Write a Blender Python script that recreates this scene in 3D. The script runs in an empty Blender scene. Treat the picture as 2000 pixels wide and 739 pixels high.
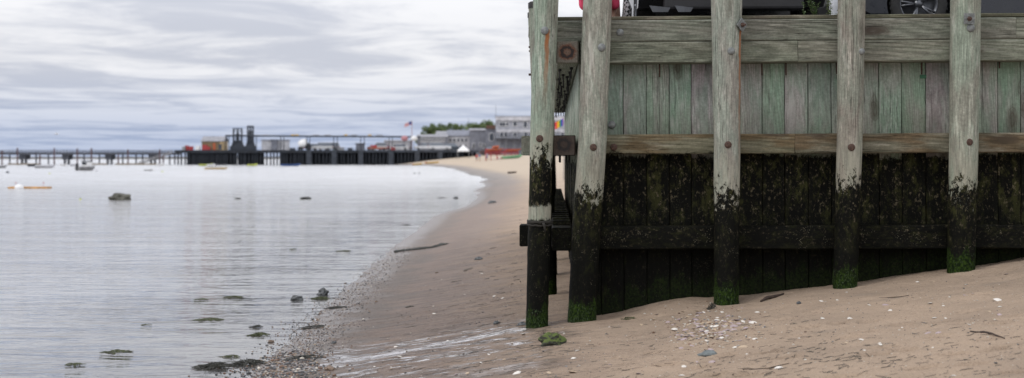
import bpy, bmesh, math, random
import numpy as np
from mathutils import Vector, Matrix, Euler, noise as mnoise
R = random.Random(7)
SC = bpy.context.scene
COL = SC.collection
FP = 2778.0; HX = 306.0; H = 2.15        # focal length in photo pixels, horizon row, camera height
R2 = math.radians

# ------------------------------------------------------------------ mesh helpers
class MB:
    def __init__(s): s.v = []; s.f = []; s.m = []; s.sm = []
    def add(s, vs, fs, mi=0, smooth=False):
        b = len(s.v); s.v += [tuple(p) for p in vs]
        for f in fs: s.f.append([i + b for i in f]); s.m.append(mi); s.sm.append(smooth)
        return s
    def box(s, x0, x1, y0, y1, z0, z1, c=0.0, M=None, mi=0):
        if c <= 0:
            vs = [(x, y, z) for z in (z0, z1) for y in (y0, y1) for x in (x0, x1)]
            fs = [(0,2,3,1),(4,5,7,6),(0,1,5,4),(2,6,7,3),(0,4,6,2),(1,3,7,5)]
        else:
            bm = bmesh.new(); bmesh.ops.create_cube(bm, size=1)
            for v in bm.verts:
                v.co = Vector(((x0+x1)/2+v.co.x*(x1-x0), (y0+y1)/2+v.co.y*(y1-y0), (z0+z1)/2+v.co.z*(z1-z0)))
            bmesh.ops.bevel(bm, geom=bm.edges[:], offset=c, segments=2, affect='EDGES', profile=0.6)
            vs = [v.co.copy() for v in bm.verts]; bm.verts.index_update()
            fs = [[v.index for v in f.verts] for f in bm.faces]; bm.free()
        if M: vs = [M @ Vector(p) for p in vs]
        return s.add(vs, fs, mi)
    def tube(s, pts, rad, n=8, mi=0, cap=True, smooth=True):
        pts = [Vector(p) for p in pts]
        if not hasattr(rad, '__len__'): rad = [rad]*len(pts)
        vs = []; fs = []
        ref = Vector((0, 0, 1))
        if abs((pts[-1]-pts[0]).normalized().z) > .9: ref = Vector((1, 0, 0))
        for i, p in enumerate(pts):
            d = (pts[min(i+1, len(pts)-1)] - pts[max(i-1, 0)])
            d = d.normalized() if d.length > 1e-9 else Vector((0, 0, 1))
            a = d.cross(ref).normalized(); b = a.cross(d).normalized()
            for k in range(n):
                t = 2*math.pi*k/n
                vs.append(p + (a*math.cos(t) + b*math.sin(t))*rad[i])
        for i in range(len(pts)-1):
            for k in range(n):
                k2 = (k+1) % n
                fs.append((i*n+k, i*n+k2, (i+1)*n+k2, (i+1)*n+k))
        s.add(vs, fs, mi, smooth)
        if cap:
            b = len(s.v)-len(vs)
            s.f.append([b+k for k in range(n)][::1]); s.m.append(mi); s.sm.append(False)
            s.f.append([b+(len(pts)-1)*n+k for k in range(n)][::-1]); s.m.append(mi); s.sm.append(False)
        return s
    def prism(s, prof, y0, y1, mi=0, M=None, taper=None):
        """profile in x,z extruded along y"""
        n = len(prof)
        vs = [Vector((x, y0, z)) for x, z in prof] + [Vector((x, y1, z)) for x, z in prof]
        fs = [tuple(range(n))[::-1], tuple(range(n, 2*n))] + [(i, (i+1) % n, n+(i+1) % n, n+i) for i in range(n)]
        if M: vs = [M @ p for p in vs]
        return s.add(vs, fs, mi)
    def lathe(s, prof, n=16, M=None, mi=0, smooth=True):
        vs = []; fs = []
        for r, z in prof:
            for k in range(n):
                t = 2*math.pi*k/n; vs.append(Vector((r*math.cos(t), r*math.sin(t), z)))
        for i in range(len(prof)-1):
            for k in range(n):
                k2 = (k+1) % n; fs.append((i*n+k, i*n+k2, (i+1)*n+k2, (i+1)*n+k))
        if M: vs = [M @ p for p in vs]
        return s.add(vs, fs, mi, smooth)
    def build(s, name, mat, parent=None, loc=None, color=None, local=False, M=None):
        """verts are in world (or parent-local) space; with loc they are shifted so the origin sits at loc"""
        me = bpy.data.meshes.new(name)
        v = s.v
        if loc is not None and not local:
            L = Vector(loc); v = [tuple(Vector(p)-L) for p in v]
        me.from_pydata(v, [], s.f)
        mats = mat if isinstance(mat, (list, tuple)) else [mat]
        for m in mats: me.materials.append(m)
        if len(mats) > 1: me.polygons.foreach_set('material_index', s.m)
        me.polygons.foreach_set('use_smooth', s.sm)
        bm = bmesh.new(); bm.from_mesh(me); bmesh.ops.recalc_face_normals(bm, faces=bm.faces[:]); bm.to_mesh(me); bm.free()
        me.update()
        o = bpy.data.objects.new(name, me); COL.objects.link(o)
        if parent: o.parent = parent
        if loc is not None: o.location = loc
        if color: o.color = color
        return o

def tag(o, label=None, cat=None, group=None, kind=None):
    if label: o['label'] = label
    if cat: o['category'] = cat
    if group: o['group'] = group
    if kind: o['kind'] = kind
    return o
def empty(name, loc, rz=0, label=None, cat=None, group=None):
    o = bpy.data.objects.new(name, None); COL.objects.link(o); o.location = loc; o.rotation_euler = (0, 0, rz)
    o.empty_display_size = .2
    return tag(o, label, cat, group)
def copy_tree(o, parent=None):
    c = o.copy(); COL.objects.link(c)
    if parent: c.parent = parent
    for ch in list(o.children): copy_tree(ch, c)
    return c
def at(x, y, D): return Vector(((x-1000)/FP*D, D, H-(y-HX)/FP*D))

# ------------------------------------------------------------------ numpy noise
def _h(i, j, s):
    n = (i*374761393 + j*668265263 + s*1442695041) & 0xffffffff
    n = ((n ^ (n >> 13))*1274126177) & 0xffffffff
    return ((n ^ (n >> 16)) & 0xffff)/65535.0
def vn(x, y, s=0):
    x = np.asarray(x, float); y = np.asarray(y, float)
    i = np.floor(x).astype(np.int64); j = np.floor(y).astype(np.int64)
    fx = x-i; fy = y-j; fx = fx*fx*(3-2*fx); fy = fy*fy*(3-2*fy)
    a = _h(i, j, s)*(1-fx)+_h(i+1, j, s)*fx; b = _h(i, j+1, s)*(1-fx)+_h(i+1, j+1, s)*fx
    return a*(1-fy)+b*fy
def fb(x, y, s=0, o=4):
    t = 0; a = .5
    for k in range(o): t = t+a*vn(x*2**k, y*2**k, s+k*17); a *= .5
    return t-.47

# ------------------------------------------------------------------ terrain
SHORE = [(-2.2, -400), (-2.35, 0), (-2.55, 12), (-2.62, 18), (-2.74, 26), (-2.82, 36), (-2.75, 57), (-2.1, 80), (-1.5, 108),
         (-3.0, 150), (-7.2, 206), (-13.5, 290), (-21, 345), (-31, 372), (-42, 400), (-60, 500), (-70, 700), (-90, 1400), (-90, 3000), (300, 9000), (300, 16000)]
PROF = [(-900, -14), (-100, -6), (-30, -2.6), (-8, -.62), (0, 0), (1.0, .085), (2.9, .37), (3.6, .44), (4.95, .615), (6.2, .76), (7.5, .955), (8.2, 1.06), (12, 1.5), (22, 2.35), (40, 2.7), (5000, 3.2)]
def shore_dist(x, y):
    best = np.full(np.shape(x), 1e18); sg = np.ones(np.shape(x))
    for (ax, ay), (bx, by) in zip(SHORE[:-1], SHORE[1:]):
        dx, dy = bx-ax, by-ay
        t = np.clip(((x-ax)*dx+(y-ay)*dy)/(dx*dx+dy*dy), 0, 1)
        ex = x-(ax+t*dx); ey = y-(ay+t*dy); d = ex*ex+ey*ey
        c = dy*(x-ax)-dx*(y-ay)
        m = d < best
        best = np.where(m, d, best); sg = np.where(m, np.where(c > 0, 1, -1), sg)
    return np.sqrt(best)*sg
def terr(x, y, fine=True):
    x = np.asarray(x, float); y = np.asarray(y, float)
    s = shore_dist(x, y)
    z = np.interp(s, [p[0] for p in PROF], [p[1] for p in PROF])
    # scour and mound at the wall foot
    def g(cx, cy, sx, sy, a): return a*np.exp(-((x-cx)/sx)**2-((y-cy)/sy)**2)
    z = z + g(1.75, 15.5, .42, .5, .06) + g(2.4, 15.05, .35, .25, -.03) + g(.95, 15.3, .3, .35, -.025) + g(.3, 15.0, .25, .25, -.03)
    near = np.clip((60-y)/30, 0, 1)
    z = z + near*(fb(x*.35, y*.35, 3)*.05)*np.clip(s/2+.6, .2, 1)
    z = z + np.clip(1-np.abs(s)/60, 0, 1)*fb(x*.06, y*.06, 9)*.25*(1-near)
    if fine:
        z = z + near*(fb(x*1.6, y*3.0, 5)*.04*np.clip(s/3, .25, 1) + (fb(x*7, y*13, 6)*.016+fb(x*3, y*5, 8)*.02)*np.clip(s/2.5, .3, 1))
        # drainage rills running down to the water
        q = fb(x*.9+fb(x*3, y*3, 44)*.4, y*9, 21, 3)
        z = z - near*np.clip(.06-np.abs(q), 0, 1)*.14*np.clip(1-(s-3.0)/2.0, 0, 1)*np.clip(s/.8, 0, 1)
        for cx, cy, r, a in PRINTS:
            r = r*.72
            dd = ((x-cx)/(r*1.7))**2+((y-cy)/(r*.95))**2
            z = z + near*1.7*a*(-1/(1+dd**3*1.2)+.35*np.exp(-((np.sqrt(dd)-1.35)**2)*7))
    return z
PRINTS = []
def G(px, py):
    """where the ray through photo pixel meets the terrain (or the water)"""
    dw = H*FP/max(py-HX, 2.0)
    ds = np.geomspace(dw*.5, dw*1.01, 260) if py > 345 else np.geomspace(3, 3000, 3000)
    X = (px-1000)/FP*ds; Z = H-(py-HX)/FP*ds
    T = np.maximum(terr(X, ds, False), 0)
    k = np.argmax(Z < T)
    D = ds[k]
    if k > 0:
        a = Z[k-1]-T[k-1]; b = T[k]-Z[k]; D = ds[k-1]+(ds[k]-ds[k-1])*a/(a+b+1e-9)
    return Vector(((px-1000)/FP*D, D, float(T[k])))
for px, py, r, a in [(1500,692,.09,.05),(1255,652,.07,.03),(1530,626,.1,.035),(1640,634,.09,.045),(1700,630,.08,.04),(1760,636,.09,.045),
                     (1845,634,.1,.06),(1868,631,.09,.05),(1950,636,.08,.045),(1765,688,.08,.05),(1860,693,.09,.035),(1970,678,.09,.045),
                     (1945,686,.08,.035),(1540,700,.1,.03),(1420,695,.07,.03),(1930,665,.07,.03),(1655,660,.09,.03),(1270,690,.07,.03),
                     (1400,736,.1,.045),(1900,715,.09,.035),(1470,733,.1,.03),(1590,610,.08,.03),(1710,695,.1,.03),(1480,620,.08,.025),
                     (1340,640,.1,.02),(1560,655,.09,.02),(1810,600,.09,.02),(1915,575,.09,.02),(1800,720,.1,.04),(1690,650,.1,.035),(1580,640,.1,.035),(1450,655,.09,.03),(1730,680,.09,.03),(1830,660,.09,.035),(1980,620,.1,.03),(1890,610,.09,.025),(1370,720,.1,.035),(1300,715,.09,.03),(1210,700,.09,.02),(1650,735,.1,.03),(1980,730,.1,.035),(1750,600,.08,.02),(960,520,.1,.02),(900,560,.1,.02)]:
    p = G(px, py); PRINTS.append((p.x, p.y, r, a))
def gz(x, y): return float(max(terr(x, y), 0.0))

# ------------------------------------------------------------------ shader helper
class NT:
    def __init__(s, name):
        s.mat = bpy.data.materials.new(name); s.mat.use_nodes = True
        s.t = s.mat.node_tree; s.t.nodes.clear()
    def n(s, ty, ins=None, **kw):
        nd = s.t.nodes.new('ShaderNode'+ty)
        for k, v in kw.items(): setattr(nd, k, v)
        for k, v in (ins or {}).items():
            if isinstance(v, bpy.types.NodeSocket): s.t.links.new(v, nd.inputs[k])
            else: nd.inputs[k].default_value = v
        return nd
    def m(s, op, a, b=0.0, c=None, clamp=False):
        ins = {0: a, 1: b}
        if c is not None: ins[2] = c
        return s.n('Math', ins, operation=op, use_clamp=clamp).outputs[0]
    def mix(s, f, a, b, mode='MIX'):
        nd = s.n('Mix', data_type='RGBA', blend_type=mode)
        for k, v in ((0, f), (6, a), (7, b)):
            if isinstance(v, bpy.types.NodeSocket): s.t.links.new(v, nd.inputs[k])
            else: nd.inputs[k].default_value = v if k == 0 else (tuple(v)+(1,))[:4]
        return nd.outputs[2]
    def map(s, v, sc=(1, 1, 1), loc=(0, 0, 0), rot=(0, 0, 0)):
        return s.n('Mapping', {'Vector': v, 'Scale': sc, 'Location': loc, 'Rotation': rot}).outputs[0]
    def noise(s, v, sc=1, d=4, r=.55, dist=0):
        return s.n('TexNoise', {'Vector': v, 'Scale': sc, 'Detail': d, 'Roughness': r, 'Distortion': dist}).outputs[0]
    def vor(s, v, sc=1, feature='F1', rnd=1):
        return s.n('TexVoronoi', {'Vector': v, 'Scale': sc, 'Randomness': rnd}, feature=feature)
    def ss(s, v, a, b, lo=0.0, hi=1.0):
        return s.n('MapRange', {0: v, 1: a, 2: b, 3: lo, 4: hi}, interpolation_type='SMOOTHSTEP').outputs[0]
    def out(s, bsdf, disp=None):
        o = s.n('OutputMaterial'); s.t.links.new(bsdf, o.inputs[0]); return s.mat
    def bump(s, h, st=.3, d=.01, nrm=None):
        ins = {'Height': h, 'Strength': st, 'Distance': d}
        if nrm: ins['Normal'] = nrm
        return s.n('Bump', ins).outputs[0]
def bsdf(t, col, rough=.8, normal=None, metal=0, spec=.5, **kw):
    ins = {'Base Color': col if isinstance(col, bpy.types.NodeSocket) else (tuple(col)+(1,))[:4], 'Roughness': rough, 'Metallic': metal, 'Specular IOR Level': spec}
    if normal is not None: ins['Normal'] = normal
    ins.update(kw)
    return t.n('BsdfPrincipled', ins).outputs[0]
_mc = {}
def simple(name, col, rough=.6, metal=0, var=.25, sc=6, spec=.5):
    if name in _mc: return _mc[name]
    t = NT(name); tc = t.n('TexCoord').outputs['Object']
    nz = t.noise(tc, sc, 5, .6)
    f = t.ss(nz, .3, .7, 1-var, 1+var*.6)
    hsv = t.n('HueSaturation', {'Color': tuple(col)+(1,), 'Value': f}).outputs[0]
    b = t.bump(t.noise(tc, sc*8, 4), .15, .004)
    _mc[name] = t.out(bsdf(t, hsv, rough, b, metal, spec)); return _mc[name]

# ---- timber
def wood(name, axis, grey, green, pale, tide=True, tide_z=2.0, tide_w=.2, streaks=(), figure=.5, brown=None, rnd=False, moss=True, tide_add=0.0, knots=.6, band=None, mossk=1.0, barn=1.0, stn=.62, grc=.38):
    t = NT(name); tcn = t.n('TexCoord'); oi = t.n('ObjectInfo')
    o = tcn.outputs['Object']; geo = t.n('NewGeometry')
    off = t.n('CombineXYZ', {0: t.m('MULTIPLY', oi.outputs['Random'], 31.0), 1: t.m('MULTIPLY', oi.outputs['Random'], 17.0), 2: t.m('MULTIPLY', oi.outputs['Random'], 53.0)}).outputs[0]
    v = t.n('VectorMath', {0: o, 1: off}, operation='ADD').outputs[0]
    def sc(c, l): return (l, c, c) if axis == 'x' else (c, c, l)
    fine = t.noise(t.map(v, sc(85, 4.5)), 1, 7, .72)
    mid = t.noise(t.map(v, sc(19, 2.2)), 1, 6, .7, .5)
    big = t.noise(t.map(v, sc(4.5, 1.3)), 1, 5, .62, .5)
    spot = t.noise(v, 38, 5, .75)
    # cathedral figure
    ro = t.m('ADD', t.m('MULTIPLY', oi.outputs['Random'], .16), -.05)
    ct = t.n('CombineXYZ', {0: ro if axis == 'z' else t.m('MULTIPLY', oi.outputs['Random'], -2.0), 1: .02, 2: ro if axis == 'x' else t.m('MULTIPLY', oi.outputs['Random'], -3.0)}).outputs[0]
    v2 = t.n('VectorMath', {0: o, 1: ct}, operation='SUBTRACT').outputs[0]
    wv = t.n('TexWave', {'Vector': t.map(v2, sc(1, .07)), 'Scale': 17, 'Distortion': 3.5, 'Detail': 3, 'Detail Scale': 1.3, 'Detail Roughness': .6}, wave_type='RINGS', rings_direction='SPHERICAL').outputs[1]
    # knots
    kv = t.n('VectorMath', {0: t.map(v, sc(3.2, 1.1)), 1: t.n('VectorMath', {0: t.n('TexNoise', {'Vector': v, 'Scale': 9}).outputs[1], 1: (.12, .12, .12)}, operation='MULTIPLY').outputs[0]}, operation='ADD').outputs[0]
    kd = t.vor(kv, 1).outputs['Distance']
    knot = t.ss(kd, .24, .08)
    kring = t.m('MULTIPLY', t.m('SINE', t.m('MULTIPLY', kd, 90.0)), t.ss(kd, .3, .1))
    crack = t.noise(t.map(v, sc(34, .55)), 1, 3, .5, .6)
    crack = t.ss(t.m('ABSOLUTE', t.m('SUBTRACT', crack, .5)), .012, 0.0)
    crackm = t.m('MULTIPLY', crack, t.ss(t.noise(t.map(v, sc(5, .8)), 1, 2), .47, .6))
    c = t.mix(t.ss(big, .38, .62), grey, green)
    c = t.mix(t.ss(mid, .52, .72, 0, .8), c, pale)
    if brown: c = t.mix(t.ss(t.noise(t.map(v, sc(6, 1.4)), 1, 4), .42, .62), c, brown)
    c = t.mix(1.0, c, oi.outputs['Color'], 'MULTIPLY')
    c = t.mix(1.0, c, t.n('CombineColor', {0: t.ss(wv, 0, 1, 1-figure*.55, 1+figure*.15), 1: t.ss(wv, 0, 1, 1-figure*.55, 1+figure*.15), 2: t.ss(wv, 0, 1, 1-figure*.6, 1+figure*.12)}).outputs[0], 'MULTIPLY')
    fv = t.m('MULTIPLY', t.ss(fine, .3, .7, 1-grc, 1+grc*.75), t.ss(spot, .3, .7, .8, 1.15))
    c = t.mix(1.0, c, t.n('CombineColor', {0: fv, 1: fv, 2: fv}).outputs[0], 'MULTIPLY')
    c = t.mix(t.m('MULTIPLY', knot, knots), c, (.06, .045, .035))
    c = t.mix(t.m('MULTIPLY', t.ss(kring, .2, 1), knots*.6), c, (.07, .055, .04))
    c = t.mix(t.m('MULTIPLY', crackm, .85), c, (.02, .018, .015))
    # blotches of dirt
    c = t.mix(t.ss(t.noise(t.map(v, sc(9, 1.6)), 1, 5, .7), .56, .68, 0, .5), c, pale)
    dirt = t.ss(t.noise(t.map(v, sc(7, 2.4)), 1, 6, .7), .6, .75, 0, .55)
    c = t.mix(dirt, c, (.07, .065, .05))
    px = t.n('SeparateXYZ', {0: o})
    for (x0, lean, zt, zb, w, yf, st) in streaks:
        dx = t.m('SUBTRACT', px.outputs[0], t.m('ADD', x0, t.m('MULTIPLY', px.outputs[2], lean)))
        dx = t.m('ADD', dx, t.m('MULTIPLY', t.m('SUBTRACT', t.noise(t.map(o, (1, 1, 3)), 4, 3), .5), .03))
        a = t.ss(t.m('ABSOLUTE', dx), w, w*.25)
        zf = t.m('MULTIPLY', t.ss(px.outputs[2], zt, zt-.02), t.ss(px.outputs[2], zb, zt, .0, 1))
        ff = t.ss(px.outputs[1], .02, -.02)
        k = t.m('MULTIPLY', t.m('MULTIPLY', a, zf), t.m('MULTIPLY', ff, t.ss(mid, .25, .6, st*.6, st)))
        c = t.mix(k, c, (.27, .095, .03))
    rough = .85
    hgt = t.m('ADD', t.m('MULTIPLY', fine, .6), t.m('ADD', t.m('MULTIPLY', wv, .25*figure), t.m('MULTIPLY', crackm, -1.6)))
    if tide:
        pz = t.n('SeparateXYZ', {0: geo.outputs['Position']}).outputs[2]
        rag = t.m('ADD', t.m('MULTIPLY', t.m('SUBTRACT', t.noise(t.map(v, sc(19, 13)), 1, 8, .8, .4), .5), tide_w*7.5), t.m('ADD', t.m('MULTIPLY', t.m('SUBTRACT', t.noise(v, 3.5, 3), .5), tide_w*3), t.m('MULTIPLY', t.m('SUBTRACT', oi.outputs['Random'], .5), tide_w*2.2)))
        zz = t.m('ADD', pz, rag)
        if stn < .3: c = t.mix(t.m('MULTIPLY', t.m('MULTIPLY', t.ss(zz, tide_z+.6, tide_z+.15), .55), t.ss(mid, .3, .6)), c, (.40, .385, .31))
        stain = t.ss(zz, tide_z+.75, tide_z-.05, 0, stn)
        c = t.mix(stain, c, t.mix(.45, (.085, .072, .045), t.mix(1.0, c, (.55, .5, .38), 'MULTIPLY')))
        blk = t.ss(zz, tide_z+.02+tide_add, tide_z-.02+tide_add)
        if band: blk = t.m('MULTIPLY', blk, t.m('SUBTRACT', 1.0, t.m('MULTIPLY', t.ss(t.m('ABSOLUTE', t.m('SUBTRACT', t.m('ADD', pz, t.m('MULTIPLY', rag, .12)), band)), .095, .06), .93)))
        ol = t.noise(t.map(v, sc(9, 4)), 1, 6, .72)
        dk = t.mix(t.ss(ol, .54, .74), (.0042, .0044, .0035), (.017, .019, .007))
        upz = t.ss(pz, .9, 2.0, .0, 1.0)
        dk = t.mix(t.m('MULTIPLY', t.ss(t.noise(t.map(v, sc(7, 4)), 1, 8, .8), .49, .64), t.m('MULTIPLY', upz, .85)), dk, (.046, .047, .016))
        dk = t.mix(t.m('MULTIPLY', t.ss(t.noise(t.map(v, sc(26, 18)), 1, 7, .8), .55, .66), t.ss(pz, 1.0, 1.95, .15, 1.0)), dk, (.15, .125, .08))
        bn = t.vor(t.map(v, (1, 1, 1)), 62).outputs['Distance']
        bmask = t.m('MULTIPLY', t.ss(bn, .30, .12), t.m('MULTIPLY', t.ss(t.noise(v, 7, 5, .7), .53, .64), barn))
        dk = t.mix(t.m('MULTIPLY', bmask, .75), dk, (.26, .24, .17))
        if moss:
            mz = t.m('ADD', px.outputs[2], t.m('MULTIPLY', t.m('SUBTRACT', t.noise(t.map(v, (7, 7, 3)), 1, 6, .75), .5), .8))
            mm = t.m('MULTIPLY', t.ss(mz, .26, .12), mossk)
            dk = t.mix(mm, dk, t.mix(t.ss(t.noise(v, 40, 3), .35, .7), (.005, .01, .003), (.028, .052, .008)))
        c = t.mix(blk, c, dk)
        hgt = t.m('ADD', hgt, t.m('MULTIPLY', blk, t.m('ADD', t.m('MULTIPLY', t.noise(v, 55, 4, .7), .9), t.m('MULTIPLY', bmask, .6))))
        rough = t.ss(blk, 0, 1, .85, .72)
    return t.out(bsdf(t, c, rough, t.bump(hgt, .7, .006), spec=.07 if tide else .3))

PILE_G = (.25, .235, .205); PILE_GR = (.265, .29, .245); PILE_P = (.50, .485, .43)
M_PILE = wood('weathered_piling_wood', 'z', PILE_G, PILE_GR, PILE_P, tide_z=1.93, tide_w=.17, figure=.15, knots=.35, stn=.2)
M_PILE1 = wood('weathered_piling_wood_rust_streak', 'z', PILE_G, (.26, .30, .25), PILE_P, band=1.53, tide_z=1.90, tide_w=.2, figure=.15, knots=.3, stn=.2,
               streaks=[(-.006, .037, 3.16, 2.25, .034, 0, 1.0)])
M_PILE3 = wood('weathered_piling_wood_side_rust', 'z', PILE_G, PILE_GR, PILE_P, tide_z=1.93, tide_w=.17, figure=.15, knots=.35, stn=.2,
               streaks=[(.121, .004, 2.98, 1.1, .020, 0, 1.0)])
M_PLANK = wood('green_sheeting_board', 'z', (.30, .295, .275), (.25, .31, .255), (.45, .45, .42), tide_z=2.17, tide_w=.035, figure=.22, knots=.6, mossk=.3, barn=.25, grc=.24)
M_SIDEP = wood('side_sheeting_board', 'z', (.34, .36, .31), (.29, .35, .29), (.44, .45, .4), tide_z=2.1, tide_w=.05, figure=.3)
M_BEAM = wood('weathered_beam_wood', 'x', (.195, .195, .16), (.175, .19, .15), (.31, .31, .26), tide=False, figure=.45, knots=.85)
M_BEAMM = wood('stained_middle_beam_wood', 'x', (.27, .26, .205), (.19, .185, .14), (.38, .36, .29), tide=True, tide_z=2.15, tide_w=.035, figure=.5, stn=.5, brown=(.17, .125, .08), moss=False, knots=.9)
M_BEAML = wood('black_lower_beam_wood', 'x', (.2, .2, .15), (.2, .2, .15), (.3, .3, .2), tide=True, tide_z=3, tide_w=.1, figure=.2, moss=False)
M_CAP = wood('cap_board_wood', 'x', (.15, .13, .10), (.11, .11, .07), (.24, .22, .17), tide=False, figure=.4)
M_RUSTBLK = simple('rusty_beam_end', (.085, .048, .03), .8, var=.7, sc=18)
M_GALV = simple('galvanised_bolt', (.19, .2, .195), .55, .6, var=.35, sc=30)
M_RUST = simple('rusty_bolt', (.075, .04, .028), .8, .1, var=.6, sc=60)
M_BLACK = simple('black_iron', (.015, .013, .012), .7, .2)

# ------------------------------------------------------------------ bulkhead frame
A = .0342; O = Vector((.733, 15.55, 0))
UX = Vector((math.cos(A), -math.sin(A), 0)); VX = Vector((math.sin(A), math.cos(A), 0))
MW = Matrix(((UX.x, VX.x, 0, O.x), (UX.y, VX.y, 0, O.y), (.0045, 0, 1, 0), (0, 0, 0, 1)))
def Wp(u, v, z): return MW @ Vector((u, v, z))
def px_u(px, v=0):
    # local u whose image column is px on the plane at local v
    k = (px-1000)/FP
    # X = O.x+u*ca+v*sa ; Y = O.y-u*sa+v*ca ; X=kY
    return (k*(O.y+v*VX.y)-O.x-v*VX.x)/(UX.x-k*UX.y)

def timber(length_axis, L, w0, w1, h0, h1, seed, n=None, jit=.0035, ch=.012):
    """weathered squared timber: local long axis from 0 to L, other cross axes w (v) and h (z)"""
    mb = MB(); n = n or max(3, int(L/.16))
    rr = random.Random(seed)
    prof = [(w0+ch, h0), (w1-ch, h0), (w1, h0+ch), (w1, h1-ch), (w1-ch, h1), ((w0+w1)/2, h1), (w0+ch, h1), (w0, h1-ch), (w0, (h0+h1)/2), (w0, h0+ch)]
    k = len(prof); vs = []
    for i in range(n+1):
        s = L*i/n
        for a, (w, h) in enumerate(prof):
            j = jit*(mnoise.noise(Vector((s*2.1, a*1.7, seed*3.3)))*1.2 + mnoise.noise(Vector((s*7, a*2.7, seed*5.1)))*.6)
            g = jit*(mnoise.noise(Vector((s*2.3, a*1.1+9, seed*2.3)))*1.2+ mnoise.noise(Vector((s*9, a*2.1+9, seed)))*.5)
            e = 0
            if i in (0, n): e = rr.uniform(-.003, .003)
            vs.append((s+e, w+j, h+g) if length_axis == 'x' else ((w+j, h+g, s+e) if length_axis == 'z' else (w+j, s+e, h+g)))
    fs = [tuple(range(k)), tuple(range(n*k, n*k+k))]
    for i in range(n):
        for a in range(k):
            b = (a+1) % k; fs.append((i*k+a, i*k+b, (i+1)*k+b, (i+1)*k+a))
    mb.add(vs, fs); return mb
def put(o, u, v, z, rz=-A, tilt=True):
    o.location = Wp(u, v, z); o.rotation_euler = (0, -.0045 if tilt else 0, rz); return o
def bolt_mesh(r=.04, hh=.014, n=14, sq=False):
    mb = MB()
    M = Matrix.Rotation(R2(90), 4, 'X')
    mb.lathe([(0, -.01), (r*1.0, -.01), (r*1.02, .004), (r*.9, hh*.55), (r*.6, hh*.9), (.001, hh)], n, M)
    return mb
_bm = {}
def bolt(px, py, Y, mat, parent, name='bolt', r=.042, hh=.014):
    key = (mat.name, round(r, 3), hh)
    if key not in _bm:
        o = bolt_mesh(r, hh).build(name, mat); _bm[key] = o.data
    else:
        o = bpy.data.objects.new(name, _bm[key]); COL.objects.link(o)
    p = at(px, py, Y)
    par = parent.matrix_basis if parent else Matrix()
    o.parent = parent
    M = Matrix.Translation(p) @ Matrix.Rotation(-A, 4, 'Z') @ Matrix.Rotation(R.uniform(0, 3), 4, 'Y')
    o.matrix_basis = (par.inverted() @ M) if parent else M
    return o

# front bulkhead ------------------------------------------------------
bh = empty('timber_bulkhead', Wp(0, 0, .35), 0, 'long weathered green-grey timber bulkhead wall holding back the parking area, black with algae below', 'retaining wall')
bh.rotation_euler = (0, 0, 0)
BHI = Matrix.Translation(bh.location).inverted()
def bput(o, u, v, z):
    o.parent = bh
    M = Matrix.Translation(Wp(u, v, z)) @ Euler((0, -.0045, -A)).to_matrix().to_4x4()
    o.matrix_basis = BHI @ M; return o
UE = 9.5
vf = -.25
def beam(name, z0, z1, mat, cuts, u0, v0=vf, v1=0.0, seed=1, cols=None, jit=.0035):
    us = [u0]+[px_u(c, v0) for c in cuts]+[UE]
    for i in range(len(us)-1):
        o = timber('x', us[i+1]-us[i]-.004, v0, v1-.004, 0, z1-z0, seed+i, jit=jit).build(name, mat)
        bput(o, us[i], 0, z0); c = R.uniform(.88, 1.1); o.color = (c, c*R.uniform(.98, 1.02), c*R.uniform(.95, 1.02), 1)
beam('upper_beam', 3.382, 3.612, M_BEAM, [1985], -.24, seed=3)
beam('second_beam', 3.150, 3.378, M_BEAM, [1559], .01, seed=13)
beam('middle_beam', 2.172, 2.384, M_BEAMM, [1553], .01, seed=23)
beam('lower_beam', 1.148, 1.396, M_BEAML, [1640], .01, seed=33, jit=.007)
us = [-.24, px_u(1405), px_u(1655), px_u(1880), UE]
for i in range(4):
    o = timber('x', us[i+1]-us[i]-.006, -.215, .06, 0, .042, 50+i, jit=.003, ch=.008).build('cap_board', M_CAP)
    bput(o, us[i], 0, 3.616+R.uniform(-.002, .004))
edges = [1131, 1174, 1219, 1264, 1309, 1352, 1398, 1443, 1490, 1534, 1580, 1625, 1672, 1718, 1763, 1810, 1857, 1905, 1950, 1995]
eu = [px_u(e) for e in edges]
while eu[-1] < UE-.3: eu.append(eu[-1]+.2555)
tints = {2: (1.0,.98,1.02), 4: (.86,1.1,.98), 5: (1.05,.92,1.04), 3: (.95,1.05,.96), 8: (.9,1.08,.95), 9: (1.15,1.08,1.12), 10: (.9,1.05,.98), 11: (.8,1.0,.9), 12: (1.0,1.02,1.0),
         13: (.95,1.12,1.0), 14: (.95,1.1,.95), 15: (1.0,.86,.95), 16: (.9,1.0,.9), 17: (1.1,1.05,1.05), 18: (.85,1.05,.9)}
for i in range(len(eu)-1):
    w = eu[i+1]-eu[i]-.006
    zf = gz(*Wp((eu[i]+eu[i+1])/2, 0, 0).xy)
    mb = timber('z', 3.6-(zf-.5), 0, w, 0, .07, 80+i, n=24, jit=.0025, ch=.006)
    mb.v = [(x, y, z-.5) for x, y, z in mb.v]
    o = mb.build('sheeting_board', M_PLANK)
    bput(o, eu[i]+.003, R.uniform(-.004, .006), zf)
    t3 = tints.get(i, (R.uniform(.85, 1.1), R.uniform(.95, 1.1), R.uniform(.9, 1.05)))
    o.color = tuple((1+(k-1)*.6)*c0 for k, c0 in zip(t3, [R.uniform(.9, 1.08)]*3))+(1,)
for px, py in [(1211, 64), (1379, 60), (1614, 62), (1838, 58)]: bolt(px, py, 15.29, M_GALV, bh)
bolt(1195, 244, 15.52, M_GALV, bh)
for px, py in [(1199, 288), (1373, 284), (1612, 284), (1837, 282)]: bolt(px, py, 15.28, M_RUST, bh, r=.037)
bolt(1463, 463, 15.28, M_BLACK, bh, r=.03)
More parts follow.
